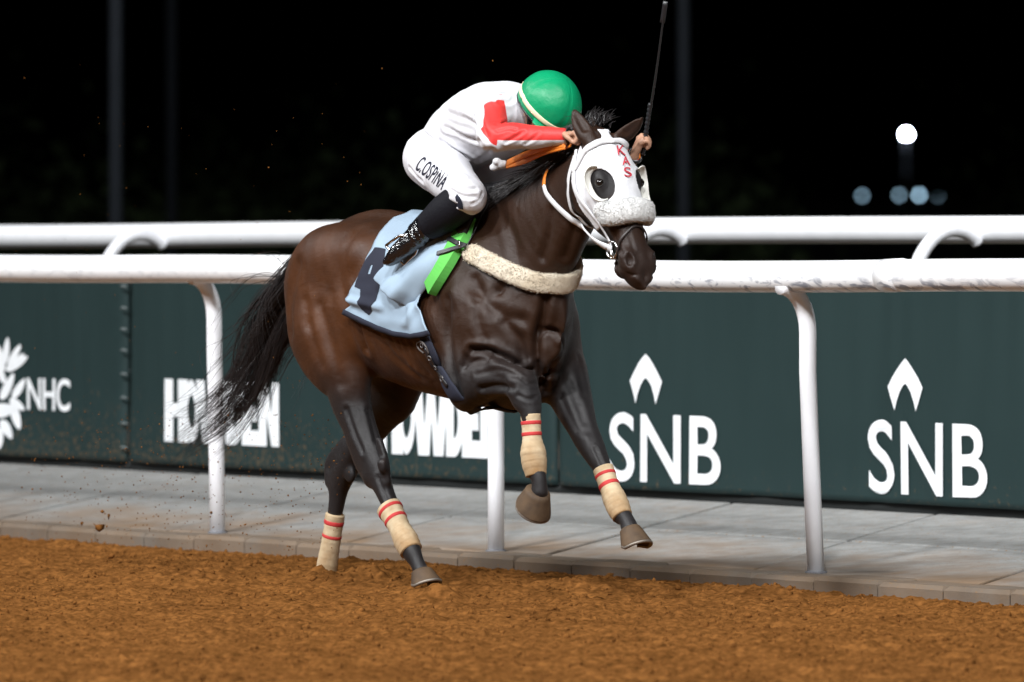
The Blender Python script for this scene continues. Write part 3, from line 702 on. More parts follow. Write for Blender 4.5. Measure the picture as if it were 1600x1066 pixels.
# head
PL = hp(941, 224, -.022); HF = np.array([1.0, .02, 0]); HA = unit(HF * .275 + np.array([0, 0, -.56])); HC = unit(np.array([-.02, 1.0, 0])); HB = np.cross(HA, HC)
def hd(a, b, c): return PL + HA * a * .945 + HB * b + HC * c      # along the face, out of the forehead, to its left
hs = [(-.03, .055, .03, .10), (.03, .085, .052, .15), (.10, .102, .066, .195), (.17, .112, .072, .21), (.235, .106, .070, .195), (.30, .086, .064, .160), (.37, .070, .054, .124), (.44, .064, .046, .100),
      (.51, .066, .040, .094), (.565, .069, .034, .096), (.592, .064, .026, .088), (.612, .054, .012, .070)]
f.loft([hd(q[0], 0, 0) for q in hs], [q[1] for q in hs], [q[2] for q in hs], [q[3] for q in hs], side=HC, k=.035, cap=.02)
HM = np.array([HA, HB, HC])
EARS = []
for s in (-1, 1):
    f.ell(hd(.155, -.12, s * .072), (.11, .085, .035), HM, .03)             # jowl
    f.ell(hd(.185, .020, s * .094), (.048, .032, .026), HM, .02)             # brow over the eye
    f.loft([hd(.24, -.04, s * .098), hd(.33, -.03, s * .078), hd(.40, -.02, s * .063)], .014, .014, side=HB, k=.03)   # facial crest
    f.ell(hd(.553, .0, s * .056), (.052, .038, .028), HM, .02)               # nostril swelling
    f.ell(hd(.578, -.03, s * .038), (.030, .045, .034), HM, .02)              # upper lip
    # ears
    base = hd(-.005, .012, s * .066); tip = (hp(896, 171, -.115) if s < 0 else hp(1005, 183, .075))
    EARS.append((base, tip))
    es = unit([.6, .8, 0]); ev = tip - base
    f.loft([base - ev * .1, base + ev * .25 + HC * s * .006, base + ev * .55 + HC * s * .008, base + ev * .82 + HC * s * .003, tip], [.030, .037, .031, .018, .003], [.024, .022, .016, .010, .003], side=es, k=.018, m=5)
    f.loft([base + ev * .35 + np.array([.8, -.6, 0]) * .020, base + ev * .6 + np.array([.8, -.6, 0]) * .016, base + ev * .85 + np.array([.8, -.6, 0]) * .010], [.013, .012, .005], [.008, .007, .004], side=es, k=.014, op='sub')
f.ell(hd(.550, -.100, 0), (.042, .026, .046), HM, .02)                       # chin
def hloc(P): r = np.atleast_2d(P) - PL; return np.stack([r @ HA / .945, r @ HB, r @ HC], -1)
nl = hloc(pick([(984, 404)], .0))[0]; el = hloc(pick([(935, 286)], .0))[0]; ml = hloc(pick([(950, 398), (960, 411), (969, 421), (980, 428), (996, 430)], .0))
def sidept(q, s): return hd(q[0], q[1], abs(q[2]) * (1 if s > 0 else -1)) if True else None
for s in (-1, 1):
    c0 = sidept(nl, s); n0 = f.grad(c0[None])[0]; ct = unit(np.cross(n0, HB)); 
    f.loft([c0 + HA * .026 * math.cos(a) + HB * .017 * math.sin(a) - n0 * .002 for a in np.linspace(-.6, 4.2, 9)], .0042, .0042, side=n0, k=.012, m=3)      # nostril rim
    f.loft([c0 - HA * .014 + n0 * .004, c0 + HA * .004 - n0 * .004, c0 + HA * .016 - HB * .006 - n0 * .006], [.013, .018, .013], [.012, .016, .012], side=HB, k=.006, op='sub')
    f.loft([sidept(m_, s) for m_ in ml], .0035, .0045, side=HB, k=.010, op='sub')                       # mouth line
# hindquarters
for s in (-1, 1):
    f.loft([(-.40, s * .12, 1.36), (-.62, s * .155, 1.335), (-.76, s * .145, 1.25), (-.80, s * .13, 1.12)], [.11, .135, .115, .09], [.12, .15, .14, .10], k=.07)
    f.ell((-.36, s * .19, 1.36), (.07, .05, .06), None, .06)                 # point of hip
HRp = [(-.67, -.150, 1.22), (-.655, -.172, 1.06), (-.605, -.168, .95), hp(541, 585, -.155), hp(551, 628, -.15), hp(566, 672, -.145), hp(581, 708, -.142), hp(591, 738, -.14), hp(602, 768, -.14), hp(617, 803, -.14), hp(630, 834, -.14), hp(642, 857, -.14), hp(652, 880, -.14), hp(659, 897, -.14)]
f.loft(HRp, [.13, .13, .115, .09, .074, .060, .053, .049, .038, .032, .032, .039, .031, .034], [.20, .19, .165, .125, .09, .066, .056, .056, .04, .034, .034, .04, .034, .04], [.18, .185, .165, .135, .11, .085, .072, .06, .044, .034, .036, .05, .034, .036], k=.05)
HLp = [(-.67, .150, 1.22), (-.66, .172, 1.06), (-.60, .168, .92), hp(618, 612, .155), hp(602, 640, .15), hp(579, 674, .145), hp(555, 708, .142), hp(538, 738, .14), hp(529, 770, .14), hp(523, 805, .14), hp(516, 848, .14), hp(511, 884, .14), hp(515, 906, .14), hp(522, 920, .14)]
f.loft(HLp, [.13, .13, .115, .09, .076, .064, .056, .049, .038, .032, .032, .039, .031, .034], [.19, .18, .155, .12, .09, .066, .056, .056, .04, .034, .034, .04, .034, .04], [.18, .185, .165, .135, .11, .085, .072, .06, .044, .034, .036, .05, .034, .036], k=.05)
# points of the hocks, stifles
f.loft([hp(560, 690, -.145), hp(566, 722, -.142), hp(580, 750, -.14)], [.024, .028, .024], [.028, .03, .028], k=.06)
f.loft([hp(545, 690, .145), hp(519, 722, .142), hp(517, 752, .14)], [.024, .028, .024], [.028, .03, .028], k=.06)
f.loft([(-.44, -.17, 1.12), (-.46, -.175, 1.0), (-.49, -.165, .92)], .06, .07, k=.07)
f.loft([(-.43, .17, 1.06), (-.46, .17, .95), (-.50, .165, .85)], .06, .07, k=.07)
# shoulders
for s in (-1, 1):
    f.loft([(.20, s * .13, 1.42), (.33, s * .185, 1.27), (.45, s * .205, 1.12), (.50, s * .185, 1.0)], [.06, .078, .085, .075], [.10, .13, .12, .10], k=.06)
    f.ell((.56, s * .110, .975), (.090, .105, .14), None, .03)             # breast
f.loft([(.665, 0, 1.16), (.675, 0, 1.02), (.66, 0, .92), (.60, 0, .84)], [.006, .010, .014, .012], [.02, .03, .035, .03], k=.045, op='sub')            # groove between
f.loft([(.3, 0, .83), (.45, 0, .81), (.55, 0, .83)], .14, .08, k=.06)
# right foreleg: folded, forearm level
FRp = [(.47, -.165, 1.06), (.42, -.18, .94), hp(735, 594, -.19), hp(768, 588, -.185), hp(795, 594, -.175), hp(812, 606, -.17)]
f.loft(FRp, [.11, .11, .10, .080, .064, .060], [.12, .12, .10, .082, .062, .062], [.12, .13, .115, .088, .062, .056], k=.028)
f.ell(hp(729, 618, -.195), (.055, .05, .06), None, .05)                      # elbow
FRc = [hp(816, 598, -.17), hp(821, 622, -.17), hp(829, 645, -.17), hp(832, 690, -.17), hp(835, 724, -.17), hp(842, 748, -.172), hp(843, 768, -.172)]
f.loft(FRc, [.068, .066, .045, .032, .041, .033, .036], [.055, .055, .038, .032, .040, .033, .038], [.05, .05, .036, .034, .050, .034, .036], k=.025)
f.loft([hp(752, 604, -.215), hp(785, 606, -.205)], .02, .03, k=.03)
# left foreleg: reaching forward and down
FLp = [(.48, .18, 1.04), (.51, .185, .93), hp(880, 590, .175), hp(895, 630, .165), hp(908, 664, .15), hp(921, 693, .15), hp(931, 712, .15), hp(943, 735, .15), hp(955, 768, .15), hp(966, 797, .15), hp(978, 812, .15), hp(985, 830, .15)]
f.loft(FLp, [.11, .115, .105, .082, .064, .060, .050, .038, .032, .040, .033, .037], [.11, .11, .105, .085, .06, .056, .045, .036, .032, .04, .034, .04], [.12, .12, .105, .085, .062, .052, .045, .036, .034, .05, .034, .036], k=.045)
# tendons and bony points of the legs
f.ell(hp(597, 728, -.178), (.022, .014, .028), None, .025); f.ell(hp(574, 742, -.170), (.016, .012, .026), None, .02)
f.loft([hp(592, 690, -.16), hp(603, 724, -.155), hp(606, 752, -.15)], .014, .016, k=.03)
f.ell(hp(548, 742, .115), (.03, .014, .035), None, .025)
for L_, y in ((FRc, -.17),):
    f.ell(L_[0] + [.02, -.035, -.01], (.018, .018, .025), None, .02); f.ell(L_[1] + [.03, -.02, .0], (.018, .02, .022), None, .02); f.ell(L_[1] + [.03, .03, .01], (.016, .018, .022), None, .02)
f.ell(hp(913, 690, .115), (.026, .016, .03), None, .022); f.ell(hp(926, 688, .19), (.022, .018, .03), None, .022); f.ell(hp(922, 704, .13), (.03, .018, .02), None, .02)
f.loft([hp(770, 570, -.235), hp(800, 582, -.215)], .014, .02, k=.035)                                     # forearm extensor
f.loft([hp(752, 610, -.262), hp(785, 607, -.245)], .006, .012, side=(0, 0, 1), k=.04, op='sub')
f.loft([hp(880, 600, .09), hp(900, 640, .095), hp(912, 668, .10)], .006, .014, side=(1, 0, 0), k=.04, op='sub')
f.ell((.585, .12, .90), (.06, .075, .075), None, .02); f.ell((.575, -.105, .92), (.06, .08, .075), None, .025)
# muscle relief: shallow grooves and swellings
f.loft([(.42, -.315, 1.14), (.34, -.325, 1.02), (.22, -.33, .92)], .010, .016, side=(1, 0, 0), k=.06, op='sub')
f.loft([(.52, -.245, 1.22), (.42, -.29, 1.33), (.30, -.28, 1.44)], .010, .016, side=(1, 0, 0), k=.06, op='sub')
f.ell((.27, -.235, 1.04), (.10, .055, .12), None, .05)
f.loft([(-.46, -.31, 1.34), (-.53, -.325, 1.2), (-.58, -.32, 1.08)], .010, .016, side=(1, 0, 0), k=.06, op='sub')
f.loft([(-.68, -.30, 1.32), (-.74, -.305, 1.18), (-.74, -.30, 1.04)], .008, .014, side=(1, 0, 0), k=.06, op='sub')
for s in (-1, 1): f.loft([hd(.12, -.17, s * .115), PL + np.array([-.18, s * .135, -.22]), (.60, s * .18, 1.22)], .008, .014, side=(0, 0, 1), k=.05, op='sub')
Vh, Qh = f.mesh(); Vh = smooth_mesh(Vh, Qh, 2)
_n = f.grad(Vh); _r = 1 - np.abs(vnoise(Vh[:, 0] * 13 + 2 * vnoise(Vh[:, 0] * 5, Vh[:, 1] * 5, Vh[:, 2] * 5), Vh[:, 1] * 13, Vh[:, 2] * 11))
Vh = Vh + _n * (.0030 * fbm(Vh[:, 0] * 9, Vh[:, 1] * 9, Vh[:, 2] * 7, 2) + .0009 * sstep(.90, 1.0, _r) * sstep(.3, .9, Vh[:, 2]) * (Vh[:, 2] < 1.3))[:, None]
# muscle lines, traced where the light shows them: (pixels, width, depth, swelling beside)
def relief(V, N, lines, fld=None):
    fld = fld or f
    out = np.zeros(len(V))
    for px, w, dp, rim in lines:
        P_ = pick(resample2(px, 14), 0.0, fld); ok = np.abs(fld.sample(P_)) < .01; P_ = P_[ok]
        if len(P_) < 2: continue
        d = dist_poly(V, P_); e = (d / w); out += -dp * np.exp(-e * e) + rim * np.exp(-((d - 2.2 * w) / (1.2 * w)) ** 2)
    return V + N * out[:, None]
def resample2(px, n):
    px = catmull(np.column_stack([np.asarray(px, float), np.zeros(len(px))]), 6)[:, :2]; L = np.concatenate([[0], np.cumsum(np.linalg.norm(np.diff(px, axis=0), axis=1))]); t = np.linspace(0, L[-1], n)
    return np.stack([np.interp(t, L, px[:, j]) for j in range(2)], -1)
LINES = [([(738, 546), (764, 549), (790, 560), (812, 572), (830, 578)], .013, .016, .007), ([(840, 570), (848, 590), (852, 612)], .012, .012, .004), ([(699, 470), (701, 520), (704, 566), (714, 612)], .022, .014, .005), ([(726, 572), (736, 552), (764, 546), (774, 558)], .013, .008, .003),
         ([(853, 458), (848, 496), (840, 526), (840, 570), (846, 600)], .016, .020, .006), ([(845, 518), (862, 513), (879, 532), (876, 556), (856, 576)], .012, .007, .004),
         ([(744, 436), (757, 468), (786, 492), (815, 500)], .020, .008, .004), ([(790, 505), (812, 530), (818, 560)], .016, .008, .004), ([(745, 470), (748, 505), (760, 535)], .016, .007, .003),
         ([(862, 330), (858, 365), (848, 402)], .018, .009, .003), ([(905, 335), (895, 365), (884, 400)], .018, .008, .003), ([(780, 330), (800, 365), (808, 400)], .022, .007, .003),
         ([(562, 358), (540, 388), (531, 425), (540, 468)], .024, .004, .003), ([(500, 478), (514, 525), (524, 566), (532, 600)], .022, .006, .003), ([(478, 470), (486, 520), (503, 570)], .018, .004, .002),
         ([(557, 498), (563, 520), (572, 545)], .018, .014, .004), ([(590, 520), (620, 560), (655, 590)], .02, .005, .002), ([(541, 640), (552, 672), (566, 706)], .010, .008, .003), ([(575, 640), (588, 690), (596, 716)], .009, .005, .003),
         ([(590, 745), (600, 770), (608, 790)], .007, .004, .002), ([(752, 606), (776, 603), (800, 606)], .011, .007, .004), ([(745, 585), (780, 578), (806, 588)], .009, .004, .002), ([(888, 590), (902, 628), (912, 660)], .013, .003, .002), ([(870, 605), (885, 640), (902, 672)], .012, .003, .002),
         ([(905, 560), (908, 590), (912, 620)], .014, .003, .002), ([(930, 700), (937, 716), (942, 728)], .006, .004, .002), ([(812, 590), (826, 600), (838, 598)], .007, .004, .002), ([(810, 618), (826, 624), (838, 620)], .007, .004, .002),
         ([(960, 360), (966, 385), (972, 395)], .008, .004, .002), ([(975, 350), (985, 372), (990, 388)], .007, .003, .002)]
LINES += [([(604 + 12 * i, 508 + 7 * i), (616 + 12 * i, 540 + 7 * i), (634 + 12 * i, 566 + 6 * i)], .012, .0028, .0012) for i in range(4)]          # a hint of ribs
Vh = relief(Vh, _n, LINES); Vh = smooth_mesh(Vh, Qh, 1)
COAT = mat('bay_coat', (.066, .0215, .0056), .42, .30, noise=(6, .85, (.034, .0120, .0044)), bump=(520, .35, .003), sheen=.02)
_t = COAT.node_tree; _p = _t.nodes['Principled BSDF']; _p.inputs['Sheen Roughness'].default_value = .4
_tc = _t.nodes.new('ShaderNodeTexCoord'); _mp = _t.nodes.new('ShaderNodeMapping'); _mp.inputs['Rotation'].default_value = (0, math.radians(25), 0); _mp.inputs['Scale'].default_value = (18, 60, 60); _t.links.new(_tc.outputs['Object'], _mp.inputs[0])
_nz = _t.nodes.new('ShaderNodeTexNoise'); _nz.inputs['Scale'].default_value = 2.2; _nz.inputs['Detail'].default_value = 6; _nz.inputs['Roughness'].default_value = .7; _t.links.new(_mp.outputs[0], _nz.inputs['Vector'])
_rr = _t.nodes.new('ShaderNodeMapRange'); _rr.inputs[1].default_value = .3; _rr.inputs[2].default_value = .7; _rr.inputs[3].default_value = .36; _rr.inputs[4].default_value = .60; _t.links.new(_nz.outputs[0], _rr.inputs[0]); _t.links.new(_rr.outputs[0], _p.inputs['Roughness'])
_b0 = _p.inputs['Normal'].links[0].from_node; _b1 = _t.nodes.new('ShaderNodeBump'); _b1.inputs['Strength'].default_value = .35; _b1.inputs['Distance'].default_value = .004; _t.links.new(_nz.outputs[0], _b1.inputs['Height']); _t.links.new(_b1.outputs[0], _b0.inputs['Normal'])
mix_attr(COAT, 'forehand', (.0200, .0080, .0036), .0, 1.0, var=(5, .3))
mix_attr(COAT, 'points', (.0125, .0108, .0112), .10, .95, var=(5, .3))
BODY = mesh_obj('body', Vh, Qh, COAT, HORSE)
pt = np.zeros(len(Vh))
for poly, r in ((HRp[3:], .20), (HLp[3:], .20), (FRp[2:] + FRc, .22), (FLp[2:], .22)):
    pt = np.maximum(pt, 1.0 - sstep(.45, 1.0, dist_poly(Vh, poly) / r))
pt = pt * sstep(1.06, .66, Vh[:, 2] - .12 * (Vh[:, 0] > .2))
am = (Vh - PL) @ HA; pt = np.maximum(pt, .42 * sstep(.34, .5, am) * (np.abs((Vh - PL) @ HC) < .14) * (Vh[:, 0] > .95))
fh = np.maximum(.95 * sstep(.02, .42, Vh[:, 0]), .7 * sstep(1.36, 1.52, Vh[:, 2])); attr(BODY, 'forehand', fh)   # forehand and topline are a darker bay than the barrel
for s in (-1, 1): pt = np.maximum(pt, 1 - sstep(.05, .10, np.linalg.norm(Vh - sidept(el, s), axis=1)))
attr(BODY, 'points', pt)
def decal(name, V2, tris, m, parent, off=.003, fld=None, conv=None):
    return mesh_obj(name, pick(V2, off, fld), tris, m, parent, smooth=True)
def raycast(px, V, Q, off):
    from mathutils.bvhtree import BVHTree
    tree = BVHTree.FromPolygons([tuple(v) for v in V], [tuple(int(i) for i in q) for q in Q]); out = []
    for u, v in px:
        t_ = hp(u, v, 0); dr = Vector(t_ - CAMH).normalized(); hit, n_, _, _ = tree.ray_cast(Vector(CAMH), dr)
        out.append(np.array(hit) - np.array(dr) * off if hit is not None else t_)
    return np.array(out)
def quad_map(V, TL, TR, BR, BL):
    x, y = V[:, :1], V[:, 1:2]; TL, TR, BR, BL = [np.array(q, float) for q in (TL, TR, BR, BL)]
    return (BL * (1 - x) + BR * x) * (1 - y) + (TL * (1 - x) + TR * x) * y
def densify(V, T, n=1, mx=4):
    bm = bmesh.new(); vv = [bm.verts.new((*v, 0)) for v in V]
    for t_ in T:
        try: bm.faces.new([vv[i] for i in t_])
        except ValueError: pass
    bm.normal_update()
    for _ in range(n):
        bmesh.ops.subdivide_edges(bm, edges=[e for e in bm.edges if e.calc_length() > mx], cuts=1, use_grid_fill=True); bm.normal_update(); bmesh.ops.triangulate(bm, faces=bm.faces)
    bm.verts.index_update(); V2 = np.array([v.co[:2] for v in bm.verts]); T2 = [tuple(v.index for v in q.verts) for q in bm.faces]; bm.free(); return V2, T2

# ---- eyes
M_EYE = mat('dark_eye', (.008, .006, .005), .06, .6)
for s in (-1, 1):
    bm = bmesh.new(); bmesh.ops.create_uvsphere(bm, u_segments=18, v_segments=12, radius=.021); me = bpy.data.meshes.new('eye'); bm.to_mesh(me); bm.free()
    me.polygons.foreach_set('use_smooth', [True] * len(me.polygons)); o = bpy.data.objects.new('eye', me); col.objects.link(o); o.parent = HORSE; o.location = sidept(el, s) - f.grad(sidept(el, s)[None])[0] * .014; me.materials.append(M_EYE)

# ---- hooves
M_HOOF = mat('dusty_hoof', (.088, .054, .029), .7, .3, noise=(18, .8, (.045, .029, .018)), bump=(70, .3, .004)); M_SHOE = mat('horseshoe', (.22, .19, .16), .55, .5, metal=.7)
def hoof(c, axis, toe, L=.085, r0=.044, r1=.064):
    """c = coronet centre, axis = pastern direction down to the ground, toe = forward direction"""
    ax = unit(axis); tv = np.asarray(toe, float); tv = unit(tv - ax * (tv @ ax)); sv = np.cross(ax, tv); n = 22; V = []; Fc = []
    prof = [(-.10, .80, 0), (0, 1.0, 0), (.10, 1.03, .03), (.5, 1.22, .14), (.95, 1.42, .26), (1.0, 1.43, .27), (1.0, 1.28, .27), (.94, 1.1, .25)]
    for (t, k, sh) in prof:
        for j in range(n):
            a = 2 * math.pi * j / n; ct = math.cos(a); back = .80 if ct < 0 else 1.0
            hl = t * L * (1.0 if ct > 0 else 1 - .42 * -ct)                 # heels are lower than the toe
            V.append(np.array(c) + ax * hl + tv * (r0 * k * ct * back * 1.12 + sh * r0) + sv * (r0 * k * math.sin(a)))
    for i in range(len(prof) - 1):
        for j in range(n): Fc.append((i * n + j, i * n + (j + 1) % n, (i + 1) * n + (j + 1) % n, (i + 1) * n + j))
    Fc += [tuple(range(n))[::-1], tuple((len(prof) - 1) * n + j for j in range(n))]
    b = MB(); b.add(V, Fc); o = b.build('hoof', M_HOOF, HORSE)
    b = MB(); pts = []
    for j in range(19):
        a = math.radians(-140 + 280 * j / 18); ct = math.cos(a); hl = L * (1.0 if ct > 0 else 1 - .42 * -ct)
        pts.append(np.array(c) + ax * (hl + .004) + tv * (r0 * 1.32 * ct * (.8 if ct < 0 else 1) * 1.12 + .27 * r0) + sv * r0 * 1.32 * math.sin(a))
    b.tube(pts, .0075, 6); b.build('horseshoe', M_SHOE, o)
hoof(hp(658, 893, -.14), hp(664, 915, -.14) - hp(655, 880, -.14), (1, 0, .15), .062)
hoof(hp(518, 918, .14), (.25, 0, -1), (1, 0, 0), .07)
hoof(hp(840, 768, -.172), (-.62, .05, -.78), (.78, -.05, -.62), .080, .054)
hoof(hp(984, 828, .15), hp(992, 862, .15) - hp(980, 822, .15), (1, 0, .3), .080)

# ---- bandages round the cannon bones, cream with two red bands
M_BAND = mat('cream_bandage', (.52, .42, .28), .85, .2, noise=(22, .7, (.36, .25, .14)), bump=(55, .4, .004)); M_REDB = mat('red_tape', (.46, .035, .035), .7, .3, noise=(30, .4, (.36, .03, .03)))
mix_attr(M_BAND, 'soil', (.26, .155, .07), .42, 1.15, var=(28, .5))
def bandage(P, r, t0, reds):
    P = catmull(P, 10); n = len(P); L = np.concatenate([[0], np.cumsum(np.linalg.norm(np.diff(P, axis=0), axis=1))]); tt = L / L[-1]; m_ = 64; ts = np.linspace(0, 1, m_)
    C = np.stack([np.interp(ts, tt, P[:, j]) for j in range(3)], -1); R = np.interp(ts, np.linspace(0, 1, len(r)), r)
    V = []; Fc = []; na = 22
    for i in range(m_):
        t_ = unit(C[min(i + 1, m_ - 1)] - C[max(i - 1, 0)]); u_ = unit(np.cross(t_, (0, 1, 0))); v_ = np.cross(t_, u_)
        for j in range(na):
            a = 2 * math.pi * j / na; saw = ((ts[i] * 9 + .22 * math.sin(a + .5)) % 1.0)
            rr = R[i] * (1 + .03 * saw) * (.55 if i in (0, m_ - 1) else 1)
            V.append(C[i] + u_ * math.cos(a) * rr * 1.06 + v_ * math.sin(a) * rr)
    for i in range(m_ - 1):
        for j in range(na): Fc.append((i * na + j, i * na + (j + 1) % na, (i + 1) * na + (j + 1) % na, (i + 1) * na + j))
    b = MB(); b.add(V, Fc); o = b.build('leg_bandage', M_BAND, HORSE); attr(o, 'soil', np.repeat(ts, na) + .12 * np.sin(np.tile(np.arange(na), m_) * .6))
    for (a0, a1) in reds:
        b = MB(); idx = [k for k in range(m_) if a0 <= ts[k] <= a1]; V = []; Fc = []
        for q, i in enumerate(idx):
            t_ = unit(C[min(i + 1, m_ - 1)] - C[max(i - 1, 0)]); u_ = unit(np.cross(t_, (0, 1, 0))); v_ = np.cross(t_, u_)
            for j in range(na):
                a = 2 * math.pi * j / na; rr = R[i] * 1.045 + (.0008 if 0 < q < len(idx) - 1 else -.004); V.append(C[i] + u_ * math.cos(a) * rr * 1.06 + v_ * math.sin(a) * rr)
        for q in range(len(idx) - 1):
            for j in range(na): Fc.append((q * na + j, q * na + (j + 1) % na, (q + 1) * na + (j + 1) % na, (q + 1) * na + j))
        b.add(V, Fc); b.build('red_band', M_REDB, o)
bandage([hp(607, 792, -.14), hp(618, 812, -.14), hp(631, 838, -.14), hp(643, 862, -.14)], [.053, .047, .043, .051, .047], 0, [(.06, .15), (.26, .36)])
bandage([hp(524, 802, .14), hp(519, 836, .14), hp(513, 872, .14), hp(508, 908, .14)], [.041, .039, .040, .044, .046], 0, [(.09, .19), (.30, .38)])
bandage([hp(829, 646, -.17), hp(831, 680, -.17), hp(834, 716, -.17), hp(838, 745, -.17)], [.040, .038, .038, .051, .050, .040], 0, [(.10, .20), (.28, .38)])
bandage([hp(942, 731, .15), hp(951, 757, .15), hp(963, 786, .15), hp(973, 808, .15)], [.042, .040, .040, .047, .047, .040], 0, [(.10, .20), (.30, .40)])

# ---- tail and mane: tapering locks of hair
M_HAIR = mat('black_horsehair', (.013, .011, .012), .42, .5, noise=(40, .5, (.028, .022, .020)))
def strands(name, curves, parent, m=None, k=3):
    """curves: list of (points, r0, r1)"""
    V = []; Fc = []; n0 = 0
    for pts, r0, r1 in curves:
        P = np.asarray(pts); n = len(P); T = np.gradient(P, axis=0); T /= np.linalg.norm(T, axis=1, keepdims=True) + 1e-9
        u = np.cross(T, (.3, 1., .2)); u /= np.linalg.norm(u, axis=1, keepdims=True) + 1e-9; v = np.cross(T, u); r = np.linspace(r0, r1, n)[:, None]
        rg = np.stack([P + (u * math.cos(2 * math.pi * j / k) + v * math.sin(2 * math.pi * j / k)) * r for j in range(k)], 1).reshape(-1, 3)
        i = np.arange(n - 1)[:, None] * k; j = np.arange(k)[None]; j2 = (j + 1) % k
        V.append(rg); Fc.append(np.stack([i + j, i + j2, i + k + j2, i + k + j], -1).reshape(-1, 4) + n0); n0 += n * k
    return mesh_obj(name, np.vstack(V), np.vstack(Fc), m or M_HAIR, parent)
r_ = np.random.default_rng(21)
root = np.array([-.80, 0, 1.375])
b = MB(); b.tube([root + [.06, 0, .02], root + [-.05, 0, .0], root + [-.15, 0, -.06], root + [-.26, 0, -.17], root + [-.33, 0, -.30]], [.045, .04, .032, .022, .006], 10); b.build('dock', M_HAIR, HORSE)
guide = [root, root + [-.10, 0, -.01], hp(452, 470, 0), hp(418, 530, 0), hp(388, 600, .01), hp(346, 650, .02), hp(286, 694, .03)]
cur = []; G0 = catmull(guide, 6); nG = len(G0)
for lk in range(64):
    sp = r_.standard_normal(3); sp2 = r_.standard_normal(3); tb = r_.uniform(0, .34); ln = .46 + .54 * r_.random(); fly = lk % 11 == 0; ph = r_.random(3) * 6
    for i in range(19):
        j1, j2 = r_.standard_normal(3), r_.standard_normal(3); s0 = int((tb + .05 * r_.random()) * nG * .55); e0 = int(nG * np.clip(ln + .10 * r_.standard_normal(), .4, 1)); Gq = G0[s0:max(s0 + 8, e0)]; t = np.linspace(0, 1, len(Gq))[:, None]
        off = .026 * (1 - t) * unit(sp) + .080 * np.sin(np.pi * np.clip(t * .9, 0, 1)) ** .8 * sp * np.array([.62, .6, .5]) + .052 * t * t * sp2
        if fly: off = off + .11 * t ** 1.4 * sp2 * np.array([1, .6, .8])
        jit = .010 * np.sin(np.pi * np.clip(t + .1, 0, 1)) * j1 + .011 * t * t * j2
        wv = .007 * np.sin(t * (6 + ph[0]) + ph) * t
        cur.append((Gq + off + jit + wv, r_.uniform(.0016, .0030), .0003))
for (pts) in [[(462, 424), (440, 405), (420, 398), (400, 392)], [(463, 440), (420, 432), (380, 440), (355, 470)], [(460, 436), (400, 436), (362, 470), (340, 520)], [(420, 480), (360, 520), (330, 560), (310, 600)], [(410, 500), (340, 570), (300, 610), (262, 645)], [(400, 560), (345, 600), (300, 640), (250, 660)], [(390, 600), (340, 640), (300, 680), (270, 692)], [(455, 500), (470, 530), (475, 548)], [(450, 520), (468, 540), (460, 552)], [(380, 620), (335, 650), (285, 680)]]:
    for q in range(3):
        w_ = r_.standard_normal((len(pts), 2)) * 5; P = [hp(u + w_[i, 0] * (i + 1) / 2, v + w_[i, 1] * (i + 1) / 2, .03 * r_.standard_normal()) for i, (u, v) in enumerate(pts)]; cur.append((catmull(P, 6), .0016, .0004))
strands('tail', cur, HORSE)
# mane along the crest
cur = []; crest = []
for x in np.linspace(.36, 1.035, 60):
    zz = np.linspace(2.0, 1.2, 600); Pq = np.stack([np.full(600, x), np.full(600, -.012), zz], -1); D = f.sample(Pq); k = np.argmax(D < 0); crest.append(Pq[k])
crest = np.array(crest)
for i in range(900):
    c = crest[r_.integers(0, len(crest))] + r_.standard_normal(3) * [.008, .012, .004]; q = (c[0] - .36) / .68
    L_ = r_.uniform(.07, .17) * (1.15 - .3 * q); up = .35 + .5 * r_.random()
    d0 = unit(np.array([-.35 - .5 * r_.random(), -.35 * r_.random() - .05, up])); g = np.array([-.25, -.5, -.9]) * r_.uniform(.5, 1.2)
    t = np.linspace(0, 1, 8)[:, None]; P = c - [0, 0, .01] + d0 * L_ * t * .8 + g * L_ * t * t * 1.0 + r_.standard_normal(3) * .012 * t
    P[1:] = np.where((f.sample(P[1:]) < .006)[:, None], f.snap(P[1:], .008, 3), P[1:]); cur.append((P, r_.uniform(.0022, .004), .0005))
for i in range(170):                                                            # tuft blown up behind the poll
    c = crest[-1 - r_.integers(0, 7)] + r_.standard_normal(3) * [.02, .025, .01]; t = np.linspace(0, 1, 8)[:, None]
    d0 = unit(np.array([-.3 + .4 * r_.standard_normal(), .45 + .35 * r_.standard_normal(), 1.])); L_ = r_.uniform(.04, .09)
    cur.append((c + d0 * L_ * t + np.array([-.4, .6, -.35]) * L_ * t * t * .8, .003, .0005))
strands('mane', cur, HORSE)

# ================================================================== TACK
M_CLOTH = mat('pale_blue_cloth', (.275, .36, .445), .8, .25, noise=(6, .4, (.24, .315, .395)), bump=(350, .18, .002)); M_NAVY = mat('navy_cloth', (.018, .02, .033), .8, .25, bump=(350, .15, .002))
TACKREF = HORSE
def top(name, label, cat, group=None):
    o = empty(name, (P0[0], P0[1], 0), math.atan2(HD[1], HD[0])); return tag(o, label, cat, group)
def resample(px, n):
    px = np.asarray(px, float); L = np.concatenate([[0], np.cumsum(np.linalg.norm(np.diff(px, axis=0), axis=1))]); t = np.linspace(0, L[-1], n)
    return np.stack([np.interp(t, L, px[:, j]) for j in range(2)], -1)
CL = top('number_cloth', 'pale blue saddle cloth with dark numeral and navy hem on the horse', 'saddle cloth')
n, m_ = 46, 40
rear = resample([(618, 345), (597, 366), (581, 398), (566, 432), (553, 456), (551, 468), (557, 476), (547, 482), (541, 488)], n)
front = resample([(716, 372), (700, 398), (680, 430), (664, 456), (661, 472), (668, 497), (676, 519)], n)
botm = resample([(541, 488), (562, 498), (590, 511), (620, 522), (650, 527), (676, 519)], m_)
